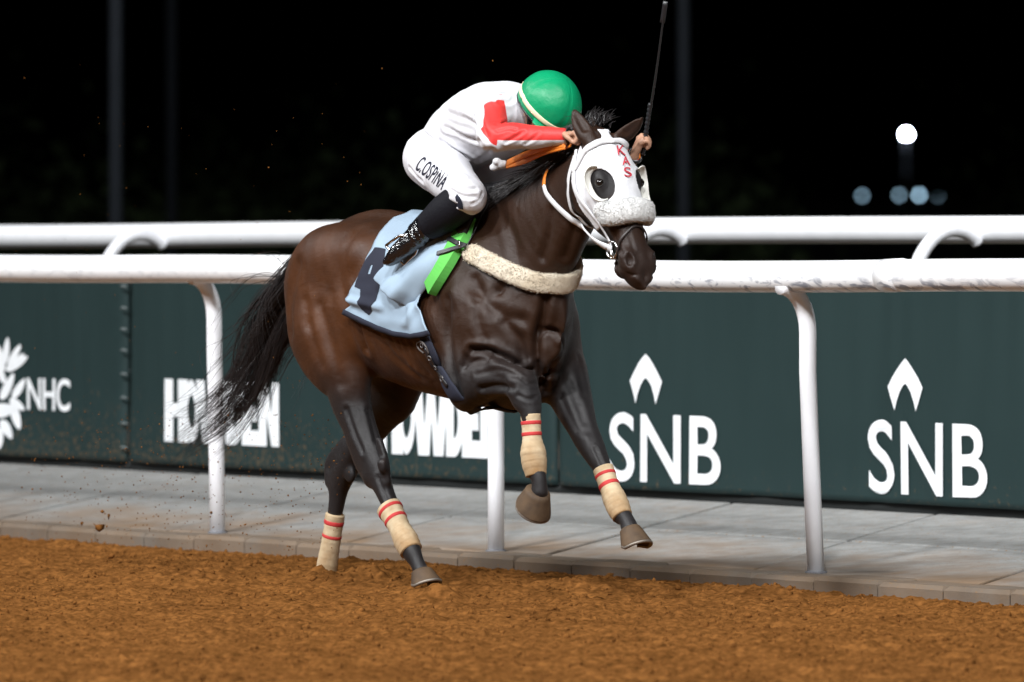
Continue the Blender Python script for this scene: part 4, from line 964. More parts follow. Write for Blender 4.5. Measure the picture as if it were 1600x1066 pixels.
def fold_px(px):
    """billows of the cloth, in metres off the horse, for photo pixels on it"""
    px = np.asarray(px, float); o = np.zeros(len(px))
    for P_, w, h in (([(552, 470), (575, 474), (600, 480)], 6, .020), ([(575, 500), (640, 505)], 14, .010), ([(640, 505), (668, 470)], 9, .014), ([(560, 482), (590, 500)], 7, -.006), ([(600, 360), (585, 420)], 16, .006), ([(648, 480), (652, 520)], 6, .012), ([(664, 480), (674, 515)], 5, .012)):
        P3 = np.column_stack([P_, np.zeros(len(P_))]); d = dist_poly(np.column_stack([px, np.zeros(len(px))]), P3); o += h * np.exp(-(d / w) ** 2)
    return o + .004 * fbm(px[:, 0] / 26., px[:, 1] / 26., 0., 3)
grid = []
for i in range(n):
    t = i / (n - 1); row = np.stack([np.linspace(rear[i, j], front[i, j], m_) for j in range(2)], -1); base = np.stack([np.linspace(rear[-1, j], front[-1, j], m_) for j in range(2)], -1)
    row = row + (botm - base) * t ** 3; grid.append(row)
G = np.array(grid).reshape(-1, 2); PC = pick(G, .012); NRM = f.grad(PC); PC = PC + NRM * np.maximum(fold_px(G), -.006)[:, None]; PC = PC.reshape(n, m_, 3)
rows = list(PC[::-1])
t0 = PC[0]; xs_ = t0[:, 0]
for a in np.linspace(.25, 1, 6)[:-1]:                                            # over the back to the other side
    y = t0[:, 1] * (1 - a * 2) if True else 0
    Pq = np.stack([xs_, y, np.full(m_, 1.75)], -1)
    Pq[:, 2] = np.interp(a, [0, 1], [0, 0]) + t0[:, 2] + .06 * (1 - (1 - 2 * a) ** 2); rows.append(f.snap(Pq, .012, 8))
rows += list(PC * np.array([1, -1, 1]))
R = np.array(rows); rn = len(rows); i = np.arange(rn - 1)[:, None] * m_ + np.arange(m_ - 1)[None]
o = mesh_obj('cloth', R.reshape(-1, 3), np.stack([i, i + 1, i + m_ + 1, i + m_], -1).reshape(-1, 4), M_CLOTH, CL)
md = o.modifiers.new('thick', 'SOLIDIFY'); md.thickness = .004; md.offset = 0
def hem(px, name, wpx, m, off=.016, shift=0):
    A = resample(px, 40); T = np.gradient(A, axis=0); T /= np.linalg.norm(T, axis=1, keepdims=True); N_ = np.stack([-T[:, 1], T[:, 0]], -1)
    g = np.stack([A + N_ * wpx * k for k in (0, .5, 1)], 1).reshape(-1, 2); P_ = pick(g, off); P_ = P_ + f.grad(P_) * np.maximum(fold_px(g), -.006)[:, None] * (1 if shift == 0 else 0)
    i = np.arange(39)[:, None] * 3 + np.arange(2)[None]; o = mesh_obj(name, P_, np.stack([i, i + 1, i + 4, i + 3], -1).reshape(-1, 4), m, CL); md = o.modifiers.new('thick', 'SOLIDIFY'); md.thickness = .003; return o
hem([(676, 516), (650, 521), (620, 516), (590, 505), (562, 492), (543, 483)], 'hem', -8, M_NAVY)
digit = [(590, 390), (599, 390.5), (607, 392), (606, 410), (602, 432), (598, 452), (593, 474), (587, 487), (581, 492), (575, 488), (570, 483), (569.5, 468), (569, 453), (560, 449), (561.5, 441), (568, 425), (575, 410)]
bm = bmesh.new(); vo = [bm.verts.new((*p, 0)) for p in digit]; vh = [bm.verts.new((*p, 0)) for p in [(586, 416.5), (589, 416.5), (584, 430), (579.5, 430)]]
ed = [bm.edges.new((vo[i], vo[(i + 1) % len(vo)])) for i in range(len(vo))] + [bm.edges.new((vh[i], vh[(i + 1) % 4])) for i in range(4)]
bmesh.ops.triangle_fill(bm, edges=ed, use_beauty=True); bm.verts.index_update(); V2 = [v.co[:2] for v in bm.verts]; T2 = [tuple(v.index for v in q.verts) for q in bm.faces]; bm.free()
V2, T2 = densify(V2, T2, 2)
P_ = pick(V2, .0165); P_ = P_ + f.grad(P_) * np.maximum(fold_px(V2), -.006)[:, None]; mesh_obj('numeral', P_, T2, M_NAVY, CL)
# loose front corner of the cloth, blown up and folded back over itself
fl_top = resample([(706, 362), (680, 372), (652, 388), (626, 410), (611, 426), (602, 440)], 30)
fl_bot = resample([(721, 366), (702, 398), (684, 428), (668, 452), (655, 468), (638, 480)], 30)
g = []; n2 = 16
for k in range(n2):
    a = k / (n2 - 1); g.append(fl_top * (1 - a) + fl_bot * a)
g = np.array(g); gp = g.reshape(-1, 2); P_ = pick(gp, .02).reshape(n2, 30, 3); Nn = f.grad(P_.reshape(-1, 3)).reshape(n2, 30, 3)
A_, S_2 = np.meshgrid(np.linspace(0, 1, n2), np.linspace(0, 1, 30), indexing='ij')
hgt = .012 + .045 * np.sin(np.pi * np.clip(A_ * .9 + .1, 0, 1)) ** .7 * sstep(.0, .75, S_2) + .022 * sstep(.75, 1.0, S_2) * (1 - A_) + .014 * np.sin(A_ * 9 + S_2 * 2.5) * sstep(.1, .6, S_2) * (1 - .4 * S_2) + .006 * np.sin(A_ * 19 - S_2 * 6) * S_2
P_ = P_ + Nn * np.maximum(hgt, .004)[..., None]
i = np.arange(n2 - 1)[:, None] * 30 + np.arange(29)[None]
o = mesh_obj('folded_corner', P_.reshape(-1, 3), np.stack([i, i + 1, i + 31, i + 30], -1).reshape(-1, 4), M_CLOTH, CL); md = o.modifiers.new('thick', 'SOLIDIFY'); md.thickness = .004; md.offset = 0; sb = o.modifiers.new('s', 'SUBSURF'); sb.levels = 1; sb.render_levels = 1

# saddle: green foam pad, small dark seat, girth, stirrups
M_GREEN = mat('green_foam', (.10, .43, .075), .75, .3, noise=(25, .3, (.08, .36, .06)), bump=(300, .2, .002)); M_LEATH = mat('black_leather', (.012, .012, .014), .38, .5, bump=(200, .2, .002)); M_STEEL = mat('bright_steel', (.6, .6, .6), .2, .5, metal=1.0)
M_DULL = mat('dull_buckle', (.16, .15, .15), .45, .5, metal=.6)
SD = top('racing_saddle', 'small dark racing saddle over a bright green foam pad, girth strap below', 'saddle')
def strap_px(px, off, wid, thk, nm, m, parent, n=24, fld=None):
    q = resample(px, n); P_ = pick(q, off, fld); N_ = (fld or f).grad(P_); b = MB(); b.strap(P_, N_, wid, thk); return b.build(nm, m, parent, smooth=False)
o = strap_px([(733, 345), (722, 372), (706, 402), (690, 430), (677, 451)], .012, .082, .034, 'foam_pad', M_GREEN, SD)
P_ = pick(resample([(733, 345), (722, 372), (706, 402), (690, 430), (677, 451)], 24), .012) * np.array([1, -1, 1]); N_ = f.grad(P_); b = MB(); b.strap(P_, N_, .082, .034); b.build('foam_pad', M_GREEN, SD, smooth=False)
s_n = []; 
for x in np.linspace(.02, .40, 14):
    for th in np.linspace(-1, 1, 17):
        wdt = .17 * (1 - .25 * ((x - .2) / .2) ** 2); s_n.append((x, th * wdt, 1.60 + .03 * ((x - .2) / .2) ** 2 - .22 * th * th))
s_n = f.snap(np.array(s_n), .035, 8); i = np.arange(13)[:, None] * 17 + np.arange(16)[None]
o = mesh_obj('seat', s_n, np.stack([i, i + 1, i + 18, i + 17], -1).reshape(-1, 4), M_LEATH, SD); md = o.modifiers.new('t', 'SOLIDIFY'); md.thickness = .018
gp_ = [(640, 470), (655, 505), (668, 540), (684, 575), (700, 604), (713, 622)]
G1 = pick(resample(gp_, 26), .006); G2 = G1 * np.array([1, -1, 1]); under = f.snap(np.array([[G1[-1, 0], y, .74] for y in np.linspace(G1[-1, 1], -G1[-1, 1], 7)[1:-1]]), .006, 8); full = np.vstack([G1, under, G2[::-1]])
b = MB(); b.strap(full, f.grad(full), .080, .006); b.build('girth', M_NAVY, SD)
b = MB(); q = pick(resample([(664, 545), (676, 566), (688, 588), (699, 604)], 14), .014); b.strap(q, f.grad(q), .022, .004); gs = b.build('girth_tongue', M_LEATH, SD)
for (u, v) in ((659, 540), (671, 560), (680, 575), (690, 592)):
    c = pick([(u, v)], .018)[0]; nn = f.grad(c[None])[0]; t1 = unit(np.cross(nn, (1, 0, .4))); t2 = np.cross(nn, t1); b = MB()
    b.tube([c + (t1 * math.cos(a) * .010 + t2 * math.sin(a) * .013) for a in np.linspace(0, 2 * math.pi, 13)], .0024, 6); b.build('buckle', M_DULL, gs)
b = MB(); lp = pick([(662, 552), (654, 545), (652, 537), (658, 534), (665, 541), (670, 553)], .018); b.tube(catmull(lp, 5), .0045, 6); b.build('strap_loop', mat('worn_leather', (.055, .045, .042), .5), SD)

# fleece breast collar
M_FLEECE = mat('cream_sheepskin', (.62, .55, .44), .95, .1, noise=(14, .6, (.48, .39, .27)), bump=(300, .8, .006), sheen=.3)
M_WFLEECE = mat('white_sheepskin', (.80, .80, .79), .95, .1, noise=(14, .6, (.72, .71, .69)), bump=(260, .9, .008), sheen=.3)
def fleece(P_, N_, wid, thk, name, m, parent, seed=1, pw=.8, lump=1.0):
    """a stuffed woolly roll: rounded section across, lumpy"""
    P_ = np.asarray(P_); n = len(P_); T = np.gradient(P_, axis=0); T /= np.linalg.norm(T, axis=1, keepdims=True); B = np.cross(T, N_); B /= np.linalg.norm(B, axis=1, keepdims=True); N2 = np.cross(B, T); na = 26; V = []
    for i in range(n):
        e = min(1, (min(i, n - 1 - i) + .6) / 3.0) ** .5
        for j in range(na):
            a = 2 * math.pi * j / na; c_, s_ = math.cos(a), math.sin(a); V.append(P_[i] + B[i] * np.sign(c_) * abs(c_) ** pw * wid / 2 * e + N2[i] * np.sign(s_) * abs(s_) ** pw * thk / 2 * e)
    V = np.array(V); rgn = V - np.repeat(P_, na, 0); d = rgn / np.linalg.norm(rgn, axis=1, keepdims=True)
    V = V + d * lump * (.0035 * fbm(V[:, 0] * 70, V[:, 1] * 70, V[:, 2] * 70 + seed, 2) + .003 * fbm(V[:, 0] * 22, V[:, 1] * 22, V[:, 2] * 22, 2))[:, None]
    i = np.arange(n - 1)[:, None] * na; j = np.arange(na)[None]; j2 = (j + 1) % na; Q = np.stack([i + j, i + j2, i + na + j2, i + na + j], -1).reshape(-1, 4)
    fc = [tuple(q) for q in Q] + [tuple(range(na))[::-1], tuple((n - 1) * na + k for k in range(na))]
    b = MB(); b.add(V, fc); o = b.build(name, m, parent); rr = np.random.default_rng(seed); cu = []
    VV = V.reshape(n, na, 3); NN_ = d.reshape(n, na, 3); cum = np.concatenate([[0], np.cumsum(np.linalg.norm(np.roll(VV[n // 2], -1, 0) - VV[n // 2], axis=1))]); cum /= cum[-1]
    for _ in range(9000):                                                          # short wool standing off the skin
        fi = rr.random() * (n - 1.001); i0 = int(fi); fj = np.interp(rr.random(), cum, np.arange(na + 1)); j0 = int(fj) % na; j1 = (j0 + 1) % na; u_, v_ = fi - i0, fj - int(fj)
        p_ = (VV[i0, j0] * (1 - v_) + VV[i0, j1] * v_) * (1 - u_) + (VV[i0 + 1, j0] * (1 - v_) + VV[i0 + 1, j1] * v_) * u_
        dd = unit(NN_[i0, j0] + .7 * rr.standard_normal(3)); L_ = .0045 * (.4 + rr.random())
        cu.append((np.array([p_ - dd * .001, p_ + dd * L_ * .5, p_ + dd * L_ + rr.standard_normal(3) * .0015]), .0011, .0007))
    w_ = strands('wool', cu, o, m); w_['kind'] = 'stuff'; return o
BC = top('breast_collar', 'cream sheepskin breast collar across the chest of the horse', 'breast collar')
q = pick(resample([(727, 391), (752, 404), (785, 421), (815, 434), (840, 442), (866, 443)], 40), .016)
q = q[q[:, 1] < -.02]; full = np.vstack([q, (q * [1, -1, 1])[::-1]]); full = catmull(full[::3], 3); full[:, 2] += .085 * np.clip(full[:, 1] / .15, 0, 1); full = f.snap(full, .018, 4); _l = np.concatenate([[0], np.cumsum(np.linalg.norm(np.diff(full, axis=0), axis=1))]); full = f.snap(np.stack([np.interp(np.linspace(0, _l[-1], 80), _l, full[:, k]) for k in range(3)], -1), .018, 4)
fleece(full, f.grad(full), .080, .036, 'fleece_roll', M_FLEECE, BC, pw=.55, lump=.2)
strap_px([(683, 396), (700, 391), (726, 383)], .052, .022, .004, 'strap', M_LEATH, BC, 10)
strap_px([(700, 372), (715, 380), (728, 384)], .050, .022, .004, 'strap', M_LEATH, BC, 10)
c = pick([(717, 381)], .058)[0]; b = MB(); b.tube([c + np.array([.012 * math.cos(a), -.012 * math.cos(a) * .5, .015 * math.sin(a)]) for a in np.linspace(0, 2 * math.pi, 13)], .003, 6); b.build('ring', M_STEEL, BC)
b = MB(); w_ = f.snap(np.array([[.40, y, 1.62 - abs(y) * 1.1] for y in np.linspace(-.22, .22, 21)]), .008, 8); b.strap(w_, f.grad(w_), .025, .004); b.build('neck_strap', M_LEATH, BC)

# ---- blinker hood: a white skin over the head with openings for the eyes and ears
HOOD = top('blinker_hood', 'white blinker hood with red letters and eye cups on the horse head', 'blinkers')
M_HOOD = mat('white_hood_cloth', (.64, .64, .66), .75, .25, noise=(8, .25, (.58, .58, .61)), bump=(30, .35, .012))
def head_field(h):
    lo = hd(.18, 0, 0) - .34; g = Field(lo, lo + .68, h); X_, Y_, Z_ = np.meshgrid(*g.ax, indexing='ij'); P_ = np.stack([X_, Y_, Z_], -1); g.F = f.sample(P_).astype(np.float32); return g, P_ - PL
hole = hloc(pick([(939, 288)], .0))[0]
g, Rl = head_field(.005); a_, b_, c_ = Rl @ HA / .945, Rl @ HB, Rl @ HC
D = g.F - .0075
rear_b = np.interp(a_, [-.06, .0, .06, .12, .2, .28, .36], [-.02, -.045, -.10, -.125, -.125, -.13, -.12])
reg = np.maximum.reduce([rear_b - b_, a_ - (.365 - .10 * np.clip(-b_, 0, .2)), -.055 - a_])
D = np.maximum(D, reg)
for s in (-1, 1):
    Ec = sidept(hole, s) - PL; Ed = unit(HC * s * .80 + HB * .60); Eu = HA; Ev = np.cross(Ed, Eu); rx = Rl - Ec
    e = np.sqrt(((rx @ Eu) / .066) ** 2 + ((rx @ Ev) / .050) ** 2) - 1; D = np.maximum(D, -np.where(np.abs(rx @ Ed) < .06, e * .05, 1))
    eb = np.sqrt(((a_ + .0) / .050) ** 2 + ((b_ - .012) / .046) ** 2 + ((c_ - s * .075) / .046) ** 2) - 1; D = np.maximum(D, -eb * .046)
for bs_, tp_ in EARS:
    D = np.maximum(D, .052 - dist_poly(Rl.reshape(-1, 3) + PL, [bs_ + (tp_ - bs_) * .12, tp_]).reshape(D.shape) * (1.0 + .0))
D = np.maximum(D, -(g.F + .004))
Vq, Qq = g.mesh(D.astype(np.float32)); Vq = smooth_mesh(Vq, Qq, 2); Vq = Vq + g.grad(Vq) * (.0022 * fbm(Vq[:, 0] * 16, Vq[:, 1] * 16, Vq[:, 2] * 9, 3))[:, None]; mesh_obj('hood', Vq, Qq, M_HOOD, HOOD)
for s in (-1, 1):                                                                # half cups standing out behind each eye
    V = []; Fc = []; na, nr = 22, 7
    for i in range(na):
        th = math.radians(-100 + 200 * i / (na - 1)); ca, sa = math.sin(th), -math.cos(th)     # along the face, backwards
        k = math.cos(th * .82) ** .6
        Ed = unit(HC * s * .80 + HB * .60); Ev = np.cross(Ed, HA); Ev = Ev * np.sign(Ev @ HB)
        p0 = f.snap((sidept(hole, s) + HA * .066 * ca + Ev * .050 * sa)[None], .006, 5)[0]
        for j in range(nr):
            t = j / (nr - 1); out = .046 * t * k
            V.append(p0 + HC * s * out * .85 + (HA * ca + HB * sa) * (.020 * math.sin(t * math.pi * .6)) * k + HB * .028 * t * t * k)
    for i in range(na - 1):
        for j in range(nr - 1): Fc.append((i * nr + j, i * nr + j + 1, (i + 1) * nr + j + 1, (i + 1) * nr + j))
    b = MB(); b.add(V, Fc); o = b.build('eye_cup', mat('white_cup_plastic', (.66, .65, .60), .45) if s < 0 else bpy.data.materials['white_cup_plastic'], HOOD); md = o.modifiers.new('t', 'SOLIDIFY'); md.thickness = .004; md.offset = 0
M_REDP = mat('red_print', (.50, .03, .05), .7)
for ch, TL, TR, BR, BL in (('K', (963.5, 227), (976, 227), (978.5, 242.5), (966, 242)), ('A', (971.5, 244), (983, 244.5), (985.5, 258.5), (973, 257.5)), ('S', (974.5, 261), (985.5, 261.5), (988, 276.5), (976, 276))):
    V, T = text2d(ch, .004); V2 = quad_map(V, TL, TR, BR, BL); mesh_obj('letter', pick(V2, .0115), T, M_REDP, HOOD, smooth=False)

# ---- bridle: white straps, fleece noseband, bit and reins
BR = top('bridle', 'white bridle with sheepskin noseband, steel bit and orange reins', 'bridle')
M_WSTRAP = mat('white_strap', (.62, .62, .63), .5, .4, noise=(30, .3, (.52, .52, .54))); M_ORANGE = mat('orange_rein', (.72, .20, .018), .6, .4, noise=(40, .4, (.60, .15, .012)), bump=(150, .4, .003)); M_BROWNL = mat('dark_leather', (.022, .015, .013), .45)
ang = np.linspace(-1.75, 1.75, 40); q = np.array([hd(.352 - .03 * (1 - math.cos(a)), .062 * math.cos(a) - .02, .085 * math.sin(a)) for a in ang]); q = f.snap(q, .020, 6)
fleece(q, f.grad(q), .096, .066, 'noseband_fleece', M_WFLEECE, BR, 4, lump=.5)
def strap_pts(P_, off, wid, thk, nm, m, n=26, it=6):
    C = catmull(P_, 8); C = f.snap(C, off, it); b = MB(); b.strap(C, f.grad(C), wid, thk); return b.build(nm, m, BR)
strap_pts([hd(.085, -.10, -.11), hd(.05, -.03, -.11), hd(.025, .04, -.07), hd(.015, .085, 0), hd(.025, .04, .07), hd(.05, -.03, .11), hd(.085, -.10, .11)], .011, .028, .005, 'browband', M_WSTRAP)
for s in (-1, 1):
    strap_pts([hd(.0, -.06, s * .09), hd(.08, -.09, s * .12), hd(.18, -.105, s * .12), hd(.29, -.085, s * .11), hd(.39, -.075, s * .09), hd(.46, -.072, s * .08)], .012, .022, .004, 'cheek_strap', M_WSTRAP)
    strap_pts([hd(.02, -.075, s * .1), hd(.09, -.125, s * .12), hd(.17, -.165, s * .11), hd(.23, -.19, s * .06), hd(.24, -.20, 0)], .013, .020, .004, 'throat_strap', M_WSTRAP)
    c = f.snap(hd(.475, -.072, s * .095)[None], .012, 5)[0]; b = MB()
    b.tube([c + HA * .034 * math.cos(a) + HB * .034 * math.sin(a) + HC * s * .004 for a in np.linspace(0, 2 * math.pi, 21)], .0045, 8); b.build('bit_ring', M_STEEL, BR)
    b = MB(); b.tube(catmull([c + HC * s * .002, hd(.50, -.062, s * .075), hd(.515, -.06, s * .05), hd(.515, -.06, 0)], 5), .006, 8); b.build('bit', M_STEEL, BR)
    strap_pts([hd(.475, -.105, s * .085), hd(.475, -.14, s * .05), hd(.47, -.15, 0)], .008, .016, .003, 'curb_strap', M_WSTRAP)
cs = [hd(.485 + .02 * math.cos(a) * 0, .05 * math.cos(a) - .03, .085 * math.sin(a)) for a in np.linspace(-2.9, 2.9, 22)]
strap_pts([hd(.515, -.10, -.075), hd(.505, -.05, -.085), hd(.47, .0, -.075), hd(.43, .055, -.035), hd(.42, .065, 0), hd(.43, .055, .035), hd(.47, .0, .075), hd(.505, -.05, .085), hd(.515, -.10, .075)], .004, .013, .004, 'drop_noseband', M_BROWNL)
BITR = f.snap(hd(.475, -.072, -.095)[None], .014, 5)[0]; BITL = f.snap(hd(.475, -.072, .095)[None], .014, 5)[0]
up_px = [(893, 226), (876, 239), (861, 256), (852, 275), (850, 290)]; lo_px = [(850, 290), (855, 304), (870, 322), (892, 342), (910, 354)]
A = pick(up_px, .016); A[0] = hp(893, 226, -.115); B_ = pick(lo_px, .016); A_s = catmull(A, 6)
b = MB(); b.strap(A_s, f.grad(A_s), .022, .005); b.build('rein', M_ORANGE, BR)
lowr = catmull(np.vstack([B_, (B_[-1] + BITR) / 2 + [0, -.012, -.008], BITR]), 6); b = MB(); b.strap(lowr, f.grad(lowr), np.linspace(.019, .034, len(lowr)), .006); b.build('rein', M_WSTRAP, BR)
mir = np.array([1, -1, 1]); lf = catmull(np.vstack([[BITL], B_[::-1][1:3] * mir, A[::-1][1:3] * mir, [hp(1000, 244, .16)]]), 6); b = MB(); b.strap(lf, f.grad(lf), .022, .005); b.build('rein', M_ORANGE, BR)
kn = hp(786, 257, -.10)
for w0, w1, u0, v0, vm in ((.040, .042, 882, 226, 240), (.022, .03, 884, 230, 250)):
    C = catmull([hp(u0, v0, -.115), hp(852, (v0 + vm) / 2 - 2, -.13), hp(820, vm + 2, -.12), hp(793, 255 if vm < 245 else 259, -.10)], 7); b = MB(); b.strap(C, np.tile([.5, -.8, .35], (len(C), 1)), np.linspace(w0, w1, len(C)) * (.75 if vm < 245 else 1), .005); b.build('rein', M_ORANGE, BR)
g2 = Field(kn - .11, kn + .11, .004)
for d, r in (((.0, -.0, .0), .020), ((-.030, .0, -.002), .022), ((-.052, .01, .004), .020), ((-.018, -.018, .012), .017), ((-.042, -.014, -.012), .018), ((-.075, .015, -.004), .014)): g2.ell(kn + np.array(d), (r * 1.2, r, r * .9), None, .008)
V, Q = g2.mesh(); mesh_obj('rein_knot', smooth_mesh(V, Q, 1), Q, M_WSTRAP, BR)
# ================================================================== THE JOCKEY (in the horse's frame)
JK = top('person', 'jockey in white and red silks and green cap crouching low over the neck', 'person')
M_SKIN = mat('skin', (.42, .235, .155), .5, .4, noise=(20, .4, (.36, .19, .125)))
M_SILK = mat('white_silks', (.62, .62, .65), .55, .35, noise=(9, .2, (.57, .57, .61)), bump=(7, .35, .03)); mix_attr(M_SILK, 'red', (.62, .035, .032), -.0015, .0015)
M_BREECH = mat('white_breeches', (.62, .62, .65), .6, .3, bump=(9, .35, .03))
def wr(P_, s, a):  # creases
    return a * fbm(P_[:, 0] * s, P_[:, 1] * s, P_[:, 2] * s * .6, 2)
jlo, jhi = np.array([-.12, -.50, 1.28]), np.array([1.28, .46, 2.20])
spine = [hp(704, 246, 0), hp(721, 217, 0), hp(750, 188, 0), hp(785, 180, 0), hp(813, 179, 0)]
SHR, ELR, WRR = hp(773, 175, -.180), hp(770, 214, -.285), hp(884, 213, -.105)
SHL = SHR * [1, -1, 1] + np.array([-.03, -.03, -.055]); WRL = hp(990, 244, .150); ELL = (SHL + WRL) / 2 + np.array([.0, .05, -.13])
HIPR, KNR = hp(676, 252, -.105), hp(731, 306, -.235); HIPL, KNL = HIPR * mir, KNR * mir
ANR, TOER = hp(654, 367, -.30), hp(608, 408, -.375); ANL, TOEL = ANR * mir, TOER * mir
HC_ = hp(853, 172, -.01)                                                          # head centre
UPV = unit([.62, .20, .66]); FWV = unit(np.array([.70, .05, -.62]) - UPV * (np.array([.70, .05, -.62]) @ UPV)); LTV = np.cross(UPV, FWV)
# skin: one continuous body under the clothes, with head and hands
jb = Field(jlo, jhi, .006)
sh_ = .86
jb.loft(spine, np.array([.150, .150, .155, .175, .145]) * sh_, np.array([.125, .115, .120, .125, .10]) * sh_, np.array([.12, .115, .125, .13, .11]) * sh_, k=.03)
jb.loft([spine[-1] - [.02, 0, 0], spine[-1] + (HC_ - spine[-1]) * .5, HC_ - UPV * .03 - FWV * .02], [.065, .055, .055], .058, k=.03)
jb.loft([HC_ - UPV * .085 + FWV * .035, HC_ - UPV * .02 + FWV * .01, HC_ + UPV * .05], [.048, .072, .072], [.05, .085, .08], side=LTV, k=.03)
jb.ell(HC_ - UPV * .035 + FWV * .100, (.014, .016, .022), np.array([LTV, FWV, UPV]), .012)                   # nose
for s in (-1, 1): jb.ell(HC_ - UPV * .03 + LTV * s * .074 - FWV * .01, (.010, .018, .028), np.array([LTV, FWV, UPV]), .008)   # ears
jb.ell(HC_ - UPV * .078 + FWV * .078, (.022, .012, .010), np.array([LTV, FWV, UPV]), .01)                    # lips
for (a, b_, c) in ((SHR, ELR, WRR), (SHL, ELL, WRL)):
    jb.loft([a, a * .5 + b_ * .5, b_, b_ * .5 + c * .5, c], [.052, .043, .038, .034, .024], [.052, .043, .038, .036, .026], k=.03, m=4)
for (a, b_, c, d) in ((HIPR, KNR, ANR, TOER), (HIPL, KNL, ANL, TOEL)):
    jb.loft([a, a * .5 + b_ * .5, b_], [.09, .075, .055], k=.04, rb=[.09, .075, .055]); jb.loft([b_, b_ * .5 + c * .5, c], [.048, .045, .034], [.048, .045, .034], k=.03); jb.loft([c, c * .5 + d * .5, d], [.030, .030, .022], [.030, .028, .02], k=.02)
def hand(w, axis, pal, grip, L=.085):
    """fist: w wrist, axis = forearm direction, pal = way the palm faces, grip = direction of the thing held; fingers wrap round it"""
    ax = unit(axis); gr = unit(grip - ax * (np.asarray(grip) @ ax)); pl = unit(np.asarray(pal, float) - ax * (np.asarray(pal) @ ax) - gr * (np.asarray(pal) @ gr))
    kn_ = w + ax * .070
    jb.loft([w, w + ax * .035, kn_], [.022, .034, .036], [.018, .017, .015], side=gr, k=.015)
    for q, (o, ln) in enumerate(((.030, .9), (.010, 1.0), (-.010, .96), (-.029, .8))):
        k0 = kn_ + gr * o - pl * .004; k1 = k0 + ax * .022 * ln + pl * .022; k2 = k1 - ax * .012 + pl * .022 * ln; k3 = k2 - ax * .022 * ln - pl * .004
        jb.loft([k0, k1, k2, k3], [.0095, .0092, .0085, .0075], [.0095, .0092, .0085, .0075], k=.003, m=4)
    jb.ell(kn_ + pl * .020 + ax * .002, (.022, .022, .022), None, .008)
    t0 = w + ax * .022 + gr * .032; jb.loft([t0, t0 + ax * .026 + gr * .010 + pl * .018, t0 + ax * .042 - gr * .004 + pl * .034], [.012, .0105, .009], [.012, .0105, .009], k=.006, m=4)
    return kn_ + pl * .02
GR = hand(WRR, np.array([.55, .12, .05]), np.array([-.1, .5, -1.]), np.array([.3, -1, .2]))
GL = hand(WRL, np.array([.25, .05, .45]), np.array([.25, -1, -.2]) * -1, np.array([.25, .2, .9]))
V, Q = jb.mesh(); V = smooth_mesh(V, Q, 1); mesh_obj('body', V, Q, M_SKIN, JK)

# silks: jersey
js = Field(jlo, jhi, .006)
js.loft(spine, [.152, .158, .165, .175, .135], [.138, .150, .146, .135, .105], [.13, .15, .175, .165, .12], k=.03)
js.loft([SHR * [1, .4, 1], SHR], [.09, .08], [.085, .08], side=(1, 0, 0), k=.05); js.loft([SHL * [1, .4, 1], SHL], [.09, .08], [.085, .08], side=(1, 0, 0), k=.05)
js.loft([spine[-1] - [.01, 0, 0], spine[-1] + (HC_ - spine[-1]) * .55], [.075, .058], [.075, .060], k=.03)
for (a, b_, c) in ((SHR, ELR, WRR), (SHL, ELL, WRL)):
    js.loft([a, a * .5 + b_ * .5, b_, b_ * .66 + c * .34, b_ * .3 + c * .7, c - unit(c - b_) * .012], [.074, .062, .053, .052, .042, .034], [.074, .062, .055, .054, .044, .036], k=.035, m=5)
for (p_, q_, w_, k_) in ((hp(700, 190, -.16), hp(745, 205, -.17), .006, .035), (hp(690, 215, -.16), hp(750, 235, -.17), .006, .035), (hp(745, 170, -.18), hp(752, 215, -.21), .008, .045)):
    q2 = np.array([p_, (p_ + q_) / 2 + [0, 0, .01], q_]); q2 = js.snap(q2, .012, 4); js.loft(q2, w_, w_ * 1.4, k=k_, op='sub')
V, Q = js.mesh(); V = smooth_mesh(V, Q, 1)
V = V + js.grad(V) * (wr(V, 6, .008) + wr(V, 13, .0035))[:, None]
JL = [([(688, 222), (716, 238), (748, 250)], .010, .008, .005), ([(696, 200), (726, 212), (752, 220)], .010, .007, .005), ([(700, 176), (728, 186), (748, 196)], .011, .005, .004), ([(746, 168), (752, 192), (762, 214)], .012, .010, .005), ([(722, 158), (738, 172), (746, 190)], .012, .006, .004),
      ([(660, 205), (684, 228), (706, 244)], .009, .007, .004), ([(776, 196), (790, 192), (800, 184)], .006, .005, .003), ([(778, 206), (794, 202), (806, 203)], .006, .005, .003), ([(790, 222), (806, 214), (818, 206)], .006, .004, .003), ([(820, 226), (834, 216), (842, 207)], .006, .003, .002), ([(760, 140), (780, 146), (796, 142)], .010, .005, .003), ([(780, 158), (796, 160), (804, 152)], .008, .005, .003), ([(730, 254), (752, 246), (770, 232)], .010, .006, .004)]
V = relief(V, js.grad(V), JL, js)
JO = mesh_obj('jersey', V, Q, M_SILK, JK)
